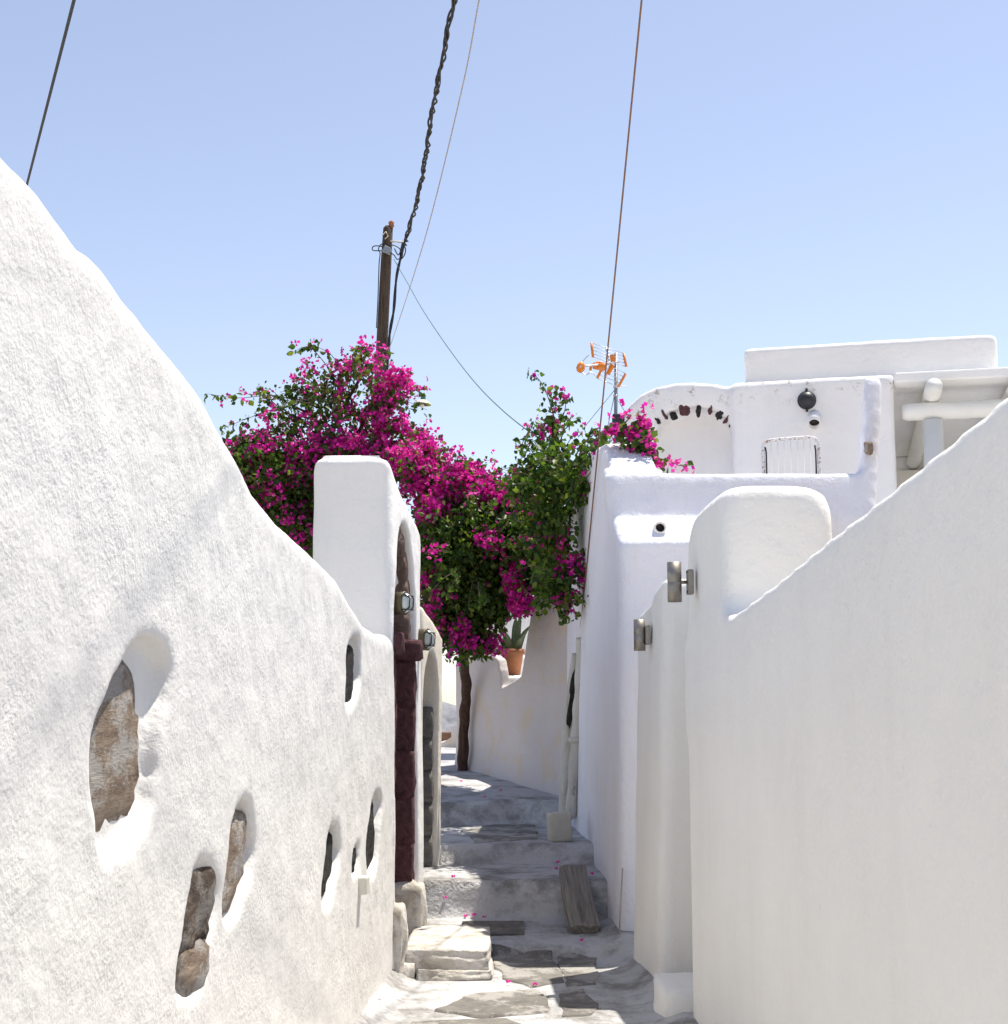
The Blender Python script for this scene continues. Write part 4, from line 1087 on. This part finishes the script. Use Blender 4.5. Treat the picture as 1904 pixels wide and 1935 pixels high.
# ---- tv antenna
def build_antenna():
    Y = 11.2; k = Y / FPX
    b = at(1163, 890, Y); root = empty('tv_antenna', (b.x, Y, 2.5)); tag(root, 'orange television antenna on a gray mast above the terrace', 'antenna')
    L = lambda u, v, dy=0: at(u, v, Y + dy) - root.location
    p = L(1163, 800); p.z = 0
    tube('mast', [p, L(1163, 800), L(1164, 667)], 0.0145, 'galv', root, 12)
    bm = bmesh.new(); bm_box(bm, L(1168, 795, -.05), (0.095, 0.08, 0.10)); from_bm('amplifier_box', bm, 'black', root, False, 0.008)
    for v in (732, 748):
        bm = bmesh.new(); bm_lathe(bm, [(0.02, -0.006), (0.02, 0.006)], 12, L(1163, v)); from_bm('clamp', bm, 'alu', root, True)
    tube('boom', [L(1170, 684, 0.02), L(1140, 688, -0.25), L(1095, 693, -0.65)], 0.007, 'alu', root, 8)
    # reflector grids, upper and lower
    for (c0, c1, e0, e1) in (((1117, 648), (1178, 668), (1120, 675), (1183, 693)), ((1142, 686), (1182, 706), (1128, 715), (1168, 731))):
        def q(a, bb, f): return L(a[0] + (bb[0] - a[0]) * f, a[1] + (bb[1] - a[1]) * f, -0.05)
        for f in (0, 0.25, 0.5, 0.75, 1.0):
            A, E = q(c0, e0, f), q(c1, e1, f)
            tube('reflector_rod', [A, E], 0.0028, 'alu', root, 5)
        for A, E in ((c0, e0), (c1, e1)):
            tube('reflector_edge', [L(*A, -.05), L(*E, -.05)], 0.010, 'orange', root, 8)
    tube('reflector_spine', [L(1145, 655, -.05), L(1152, 690, -.04), L(1142, 720, -.05)], 0.006, 'alu', root, 6)
    for pts in ([(1156, 671), (1158, 686)], [(1157, 690), (1148, 707)]):
        bm = bmesh.new(); A, E = L(*pts[0], -.06), L(*pts[1], -.06); bm_tube(bm, [A, E], [0.022, 0.018], 6); from_bm('spine_cover', bm, 'orange', root)
    bm = bmesh.new(); bm_box(bm, L(1132, 693, -.3), (0.10, 0.10, 0.035), Matrix.Rotation(0.2, 3, 'Y')); from_bm('dipole_box', bm, 'orange', root, False, 0.01)
    tube('dipole', curve_pts([tuple(L(*p_, -.3)) for p_ in [(1115, 700), (1118, 690), (1132, 685), (1142, 690)]], 5), 0.010, 'orange', root, 8)
    bm = bmesh.new(); bm_lathe(bm, [(0, -0.045), (0.022, -0.035), (0.034, -0.01), (0.028, 0.02), (0.014, 0.04), (0, 0.045)], 14, L(1097, 694, -.6), Vector((0.25, 0, 1))); from_bm('director_cup', bm, 'orange', root, True)
    tube('director_loop', curve_pts([tuple(L(*p_, -.5)) for p_ in [(1100, 684), (1110, 673), (1113, 671)]], 5), 0.004, 'alu', root, 6)
    tube('director_loop', curve_pts([tuple(L(*p_, -.5)) for p_ in [(1098, 704), (1108, 708), (1116, 704), (1128, 712)]], 5), 0.004, 'alu', root, 6)
    for A, E in (((1160, 738), (1100, 812)), ((1160, 750), (1148, 806)), ((1165, 752), (1180, 778))):
        tube('guy_wire', [L(*A), L(*E)], 0.003, 'galv', root, 5)
    tube('tie', [L(1163, 731), L(1185, 729)], 0.003, 'enamel', root, 5)
build_antenna()

# ---- steel cylinder wall lamps on the right
def steel_lamp(wpt, face_x, label, hgt):
    root = empty('wall_lamp', (face_x, wpt.y, wpt.z)); tag(root, label, 'wall lamp', 'steel wall lamps on the right')
    off = wpt.x - face_x
    bm = bmesh.new(); r = 0.036
    bm_lathe(bm, [(0.030, -hgt / 2 + 0.02), (0.034, -hgt / 2), (r, -hgt / 2), (r, -0.003), (r - 0.002, 0), (r, 0.003), (r, hgt / 2), (0.033, hgt / 2), (0.030, hgt / 2 - 0.02)], 28, (off, 0, 0)); from_bm('tube', bm, 'steel', root, True)
    bm = bmesh.new(); bm_lathe(bm, [(0.030, -hgt / 2 + 0.019), (0.0, -hgt / 2 + 0.02)], 20, (off, 0, 0)); from_bm('lens', bm, 'glass', root, True)
    bm = bmesh.new(); bm_lathe(bm, [(0.030, hgt / 2 - 0.019), (0, hgt / 2 - 0.02)], 20, (off, 0, 0)); from_bm('lens', bm, 'glass', root, True)
    tube('arm', [(off, 0, 0), (-0.01, 0, 0)], 0.009, 'steel', root, 10)
    bm = bmesh.new(); bm_box(bm, (-0.006, 0, 0), (0.030, 0.075, hgt * 0.62)); from_bm('wall_plate', bm, 'steel', root, False, 0.004)
    for dz in (-1, 1):
        bm = bmesh.new(); bm_lathe(bm, [(0.006, 0), (0.006, 0.006), (0, 0.007)], 8, (-0.021, -0.02, dz * hgt * 0.25), Vector((-1, 0, 0))); from_bm('screw', bm, 'black', root, True)
w1 = at(1274, 1100, 7.25); steel_lamp(w1, 0.945, 'larger and nearer steel cylinder lamp on the rounded white pier', 0.20)
w2 = at(1208, 1200, 8.85); steel_lamp(w2, 0.885, 'smaller and further steel cylinder lamp on the alcove wall', 0.19)

# ---- caged oval bulkhead lamps on the gate walls
def bulkhead(W, s, z, size, label):
    root = W.place(empty('bulkhead_lamp')); root.location = W.pt(s, 0, z); root.rotation_euler.z -= R(28); tag(root, label, 'wall lamp', 'caged bulkhead lamps by the doorways')
    h = size
    def ring(sc, t): return [(0.62 * h / 2 * sc * math.cos(a), t, h / 2 * sc * math.sin(a)) for a in [k * 2 * math.pi / 20 for k in range(20)]]
    bm = bmesh.new(); rings = [[bm.verts.new(p) for p in ring(sc, t)] for sc, t in ((1.0, 0.035), (1.02, -0.022), (0.94, -0.032))]
    for a, b in zip(rings, rings[1:]):
        for k in range(20): bm.faces.new((a[k], a[(k + 1) % 20], b[(k + 1) % 20], b[k]))
    bm.faces.new(rings[0]); from_bm('base', bm, 'brass', root, True)
    bm = bmesh.new(); rings = [[bm.verts.new(p) for p in ring(sc, t)] for sc, t in ((0.93, -0.028), (0.86, -0.055), (0.66, -0.075), (0.3, -0.085))]
    for a, b in zip(rings, rings[1:]):
        for k in range(20): bm.faces.new((a[k], a[(k + 1) % 20], b[(k + 1) % 20], b[k]))
    bm.faces.new(rings[-1]); from_bm('glass_cover', bm, 'glass', root, True)
    tube('cage', ring(0.98, -0.04) + [ring(0.98, -0.04)[0]], 0.006, 'brass', root, 6)
    for f in (-0.45, 0.45):
        tube('cage', [(f * 0.3 * h, -0.04, -h * 0.43), (f * 0.32 * h, -0.087, -h * 0.2), (f * 0.32 * h, -0.09, h * 0.2), (f * 0.3 * h, -0.04, h * 0.43)], 0.0045, 'black', root, 6)
    for f in (-0.3, 0.3):
        tube('cage', [(-0.29 * h, -0.04, f * h), (-0.15 * h, -0.087, f * h), (0.15 * h, -0.087, f * h), (0.29 * h, -0.04, f * h)], 0.0045, 'black', root, 6)
s, z = GW.sz(760, 1141); bulkhead(GW, 0.16, 2.25, 0.14, 'caged oval lamp beside the maroon stone arch')
s, z = GW.sz(799, 1211); bulkhead(GW, 1.40, 2.085, 0.15, 'caged oval lamp further on, next to the cream gate wall')

# ---- doorstep, block, plank, grate, slabs
def build_doorstep():
    root = empty('doorstep', (-0.37, 9.28, 0)); tag(root, 'rough whitewashed stone doorstep below the maroon doorway', 'step')
    for i, (x, y, z, sx, sy, sz, sd, bx) in enumerate([(0.02, 0.15, 0.095, 0.53, 1.04, 0.15, 1, 0.9), (0.06, 0.08, 0.01, 0.47, 1.0, 0.10, 2, 0.85), (-0.24, -0.06, 0.04, 0.13, 0.75, 0.13, 3, 0.6)]):
        m = rock_mesh('stone', (sx, sy, sz), 500 + sd, 5, bx, 0.035); o = link('stone', m, 'oldwhite', root); o.location = (x, y, z); o.rotation_euler = (0, 0.02, 0.03 * i)
build_doorstep()

b = at(1056, 1597, 11.6)
o = tag(link('stone_block', rock_mesh('stone_block', (0.17, 0.16, 0.235), 520, 4, 0.93, 0.03), 'concrete'), 'upright off-white concrete block beside the broken pipe', 'block')
bz = float(lane_height(b.x, 11.85)); o.location = (b.x + 0.01, 11.85, bz + 0.112); o.rotation_euler = (0, R(-3), R(14))

def build_plank():
    a = at(1104, 1776, 10.02); c = at(1084, 1654, 10.72)
    a.z = float(lane_height(a.x, a.y)) + 0.04; c.z = float(lane_height(c.x, 10.75)) + 0.05
    d = c - a; L = d.length
    bm = bmesh.new()
    bmesh.ops.create_grid(bm, x_segments=24, y_segments=6, size=0.5)
    V = [v for v in bm.verts]
    geo = bmesh.ops.extrude_face_region(bm, geom=bm.faces[:]); ev = [g for g in geo['geom'] if isinstance(g, bmesh.types.BMVert)]
    for v in bm.verts: v.co = Vector((v.co.x * L * 1.06, v.co.y * 0.20, -0.03))
    for v in ev: v.co.z = 0.03
    for v in bm.verts:
        v.co.y += 0.012 * math.sin(v.co.x * 4 + 1); v.co.x += 0.012 * math.sin(v.co.y * 45)
        if v.co.z > 0: v.co.z -= 0.020 * math.exp(-((v.co.y - 0.02 - 0.02 * math.sin(v.co.x * 7)) / 0.012) ** 2) if abs(v.co.y) < 0.08 else 0.010 * (abs(v.co.y) - 0.08) / 0.02
    o = from_bm('plank', bm, 'plank', None, False, 0.0)
    tag(o, 'thick weathered gray plank lying across the riser on the steps', 'plank')
    x = d.normalized(); y = Vector((0, 0, 1)).cross(x).normalized(); zz = x.cross(y)
    o.matrix_world = Matrix.Translation((a + c) / 2) @ Matrix((x, y, zz)).transposed().to_4x4()
build_plank()

def build_grate():
    y0, y1 = 9.98, 10.34; x0 = at(872, 1745, 10.2).x; x1 = at(990, 1745, 10.2).x
    zc = float(lane_height((x0 + x1) / 2, (y0 + y1) / 2)) + 0.012
    root = empty('drain_cover', ((x0 + x1) / 2, (y0 + y1) / 2, zc)); tag(root, 'dark gray ribbed drain cover set in the step below the riser', 'drain cover')
    w, h = x1 - x0, y1 - y0; root.rotation_euler = (math.atan(0.065 / 0.75), 0, 0)
    bm = bmesh.new(); bm_box(bm, (0, 0, -0.005), (w, h, 0.012)); from_bm('plate', bm, 'graystone', root, False, 0.003)
    for k in range(9):
        bm = bmesh.new(); bm_box(bm, (-w / 2 + w * (k + 0.5) / 9, 0, 0.0015), (w / 9 - 0.014, h - 0.03, 0.006)); from_bm('rib', bm, 'graystone', root, False, 0.002)
build_grate()

def slab(poly, lift, sd, mat='cement'):
    """worn paving slab: outline (u, v) in the lane, laid on the lane surface"""
    W = []
    for u, v in poly:
        a_, b_ = ray(u, v); k = -EYE / b_ if b_ < 0 else 10
        for _ in range(40):
            zz = float(lane_height(a_ * k, k)); k = 0.5 * k + 0.5 * (EYE - zz) / max(-b_, 1e-3)
        W.append((a_ * k, k))
    P = []
    n = len(W)
    for i in range(n):
        a, b = np.array(W[i]), np.array(W[(i + 1) % n]); m = max(2, int(np.linalg.norm(b - a) / 0.05))
        for j in range(m): P.append(a + (b - a) * j / m)
    P = np.array(P); Q = np.column_stack([P, np.zeros(len(P))])
    P = P + 0.03 * np.stack([vnoise(Q, 4, sd), vnoise(Q, 4, sd + 5)], 1) + 0.015 * np.stack([vnoise(Q, 15, sd), vnoise(Q, 15, sd + 5)], 1)
    cx, cy = P.mean(0); bm = bmesh.new(); rings = []
    for f, dz in ((1.03, -0.02), (1.0, lift * 0.6), (0.97, lift), (0.6, lift), (0.25, lift)):
        ring = []
        for p in P:
            x, y = cx + (p[0] - cx) * f, cy + (p[1] - cy) * f
            ring.append(bm.verts.new((x, y, float(lane_height(x, y)) + 0.010 + dz + 0.004 * math.sin(x * 9) * math.cos(y * 7))))
        rings.append(ring)
    for a, b in zip(rings, rings[1:]):
        for k in range(len(P)): bm.faces.new((a[k], a[(k + 1) % len(P)], b[(k + 1) % len(P)], b[k]))
    c = bm.verts.new((cx, cy, float(lane_height(cx, cy)) + 0.010 + lift))
    for k in range(len(P)): bm.faces.new((rings[-1][k], rings[-1][(k + 1) % len(P)], c))
    return from_bm('paving_slab', bm, mat, lane, True)
SL = [[(815, 1910), (900, 1880), (1010, 1872), (1040, 1890), (1035, 1915), (900, 1922)], [(1055, 1880), (1100, 1872), (1128, 1900), (1118, 1922), (1060, 1922)],
      [(930, 1800), (1050, 1795), (1060, 1860), (1000, 1868), (950, 1850)], [(1058, 1797), (1125, 1797), (1132, 1862), (1068, 1866)],
      [(770, 1932), (960, 1928), (1020, 1945), (1000, 1985), (780, 1985)], [(925, 1765), (1065, 1762), (1070, 1778), (925, 1782)],
      [(880, 1634), (955, 1630), (960, 1655), (885, 1658)], [(970, 1632), (1062, 1630), (1064, 1656), (975, 1658)],
      [(872, 1570), (930, 1560), (1010, 1560), (1015, 1585), (900, 1592)], [(850, 1485), (930, 1480), (1010, 1495), (1030, 1508), (900, 1506)],
      [(1000, 1752), (1070, 1752), (1072, 1735), (1005, 1735)]]
for i in (0, 1, 2, 3, 4, 8): slab(SL[i], 0.002, 600 + i)

# ---- broken drainpipe on the house corner
def build_pipe():
    root = empty('broken_drainpipe', at(1075, 1545, 12.6)); tag(root, 'old broken white drainpipe encased in crumbling plaster on the house wall', 'pipe')
    L = lambda u, v, Y: at(u, v, Y) - root.location
    bm = bmesh.new(); pts = [(1099, 1205, 12.55), (1096, 1290, 12.6), (1090, 1370, 12.7), (1085, 1440, 12.75), (1078, 1545, 12.8)]
    Q = curve_pts([tuple(L(*p)) for p in pts], 8); bm_tube(bm, Q, [0.048 + 0.006 * math.sin(i * 1.1) for i in range(len(Q))], 14); from_bm('pipe', bm, 'pipe', root, True)
    bm = bmesh.new(); pts = [(1088, 1235, 12.75), (1078, 1330, 12.85), (1073, 1420, 12.95), (1068, 1548, 13.0)]
    Q = curve_pts([tuple(L(*p)) for p in pts], 8); bm_tube(bm, Q, [0.035 + 0.03 * min(1, i / 14) for i in range(len(Q))], 12); from_bm('plaster_casing', bm, 'pipe', root, True)
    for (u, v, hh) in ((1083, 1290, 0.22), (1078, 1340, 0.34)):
        m = rock_mesh('hole_shade', (0.05, 0.04, hh), int(v), 3, 0.2, 0.25); o = link('hole_shade', m, 'darkstone_holeshade', root); o.location = L(u, v, 12.74); o.rotation_euler = (0, R(7), 0)  # dark solid lumps stand in for shade in the broken casing
    bm = bmesh.new(); bm_lathe(bm, [(0.062, -0.02), (0.064, 0), (0.062, 0.02)], 16, L(1087, 1398, 12.72)); from_bm('clamp', bm, 'pipe', root, True)
build_pipe()

# ---- thin old pipe and cable along the foot of the house
a = RB
tube_pts = [at(1196, 1790, 9.55), at(1200, 1690, 9.6), at(1203, 1600, 9.62)]
o = tube('conduit', [at(1168, 1795, 9.74), at(1172, 1720, 9.77), at(1176, 1640, 9.79)], 0.006, 'palecable', None, 8); tag(o, 'thin old conduit rising at the foot of the shaded house wall', 'pipe')

# ---- potted agave behind the notch
def build_pot():
    c = at(968, 1272, 16.2); c.z = 1.975
    root = empty('potted_agave', c); tag(root, 'terracotta pot with spiky agave in the notch of the wall', 'plant')
    bm = bmesh.new(); bm_lathe(bm, [(0.0, 0.0), (0.085, 0.0), (0.12, 0.23), (0.138, 0.235), (0.14, 0.29), (0.122, 0.292), (0.118, 0.25), (0.0, 0.25)], 26); from_bm('pot', bm, 'terracotta', root, True)
    for k, (du, h, lean, w) in enumerate([(0.02, 0.42, (0.02, 0), 0.035), (0.05, 0.46, (0.05, 0), 0.03), (-0.04, 0.34, (-0.13, -0.04), 0.03), (-0.06, 0.26, (-0.20, -0.05), 0.03), (0.06, 0.34, (0.17, -0.02), 0.032),
                                        (0.0, 0.22, (-0.24, -0.10), 0.028), (0.03, 0.22, (0.12, -0.16), 0.03), (-0.02, 0.24, (-0.06, -0.16), 0.03), (0.0, 0.30, (0.05, 0.12), 0.03), (-0.05, 0.14, (-0.27, -0.02), 0.025)]):
        bm = bmesh.new(); n = 8; A = Vector((du, 0, 0.24)); T = Vector((du + lean[0], lean[1], 0.24 + h))
        mid = (A + T) / 2 + Vector((-lean[0] * 0.15, 0, h * 0.12)); Q = curve_pts([tuple(A), tuple(mid), tuple(T)], 5); rows = []
        for i, q in enumerate(Q):
            ww = w * math.sin(math.pi * (0.22 + 0.78 * i / (len(Q) - 1))) + 0.001; q = Vector(q)
            rows.append([bm.verts.new(q + Vector((-ww, -0.010, 0))), bm.verts.new(q + Vector((0, 0.010, 0))), bm.verts.new(q + Vector((ww, -0.010, 0))), bm.verts.new(q + Vector((0, -0.004, 0)))])
        for a_, b_ in zip(rows, rows[1:]):
            for j in range(4): bm.faces.new((a_[j], a_[(j + 1) % 4], b_[(j + 1) % 4], b_[j]))
        from_bm('agave_leaf', bm, 'agave', root, True)
build_pot()

# ---- fallen bracts on the steps
where = ['beside the doorway at the left end of the riser', 'left of the drain grate, second from the left wall', 'on the left edge of the drain grate', 'on the middle of the drain grate', 'on the right half of the drain grate',
         'on the middle tread above the plank', 'at the top end of the plank', 'on the tread right of the plank top', 'right of the plank near its lower end', 'by the lower end of the plank', 'on the upper landing in the dappled light', 'on the upper landing nearest the peeling wall',
         'beside the upright concrete block', 'on the ground near the foot of the trunk', 'at the left corner of the doorstep', 'in front of the doorstep', 'on the sunlit paving in front of the doorstep', 'on the sunlit paving by the shadow edge']
spots = [(840, 1728), (856, 1722), (880, 1735), (895, 1735), (915, 1738), (1054, 1634), (1050, 1646), (1118, 1656), (1122, 1760), (1100, 1782), (915, 1510), (945, 1497), (1043, 1553), (872, 1452), (760, 1838), (772, 1846), (960, 1862), (1010, 1866)]
fm = None
for i, (u, v) in enumerate(spots):
    a_, b_ = ray(u, v); k = EYE / max(-b_, 0.05)
    for _ in range(60):
        k = 0.6 * k + 0.4 * (EYE - float(lane_height(a_ * k, k))) / max(-b_, 0.05)
    if fm is None:
        V, F = scatter(np.zeros((5, 3)), np.array([(1, 0, .4), (-.5, .8, .4), (-.5, -.8, .4), (.2, .9, .7), (.3, -.6, .9)], float), np.full(5, 0.020), BRACT, BRACT_F)
        fm = np_mesh('fallen_flower', V, F, False)
    o = link('fallen_flower', fm, 'bract'); o.location = (a_ * k, k, float(lane_height(a_ * k, k)) + 0.018); o.rotation_euler = (0, 0, i * 1.7)
    tag(o, 'small fallen magenta flower ' + where[i], 'flower', 'fallen flowers on the lane')
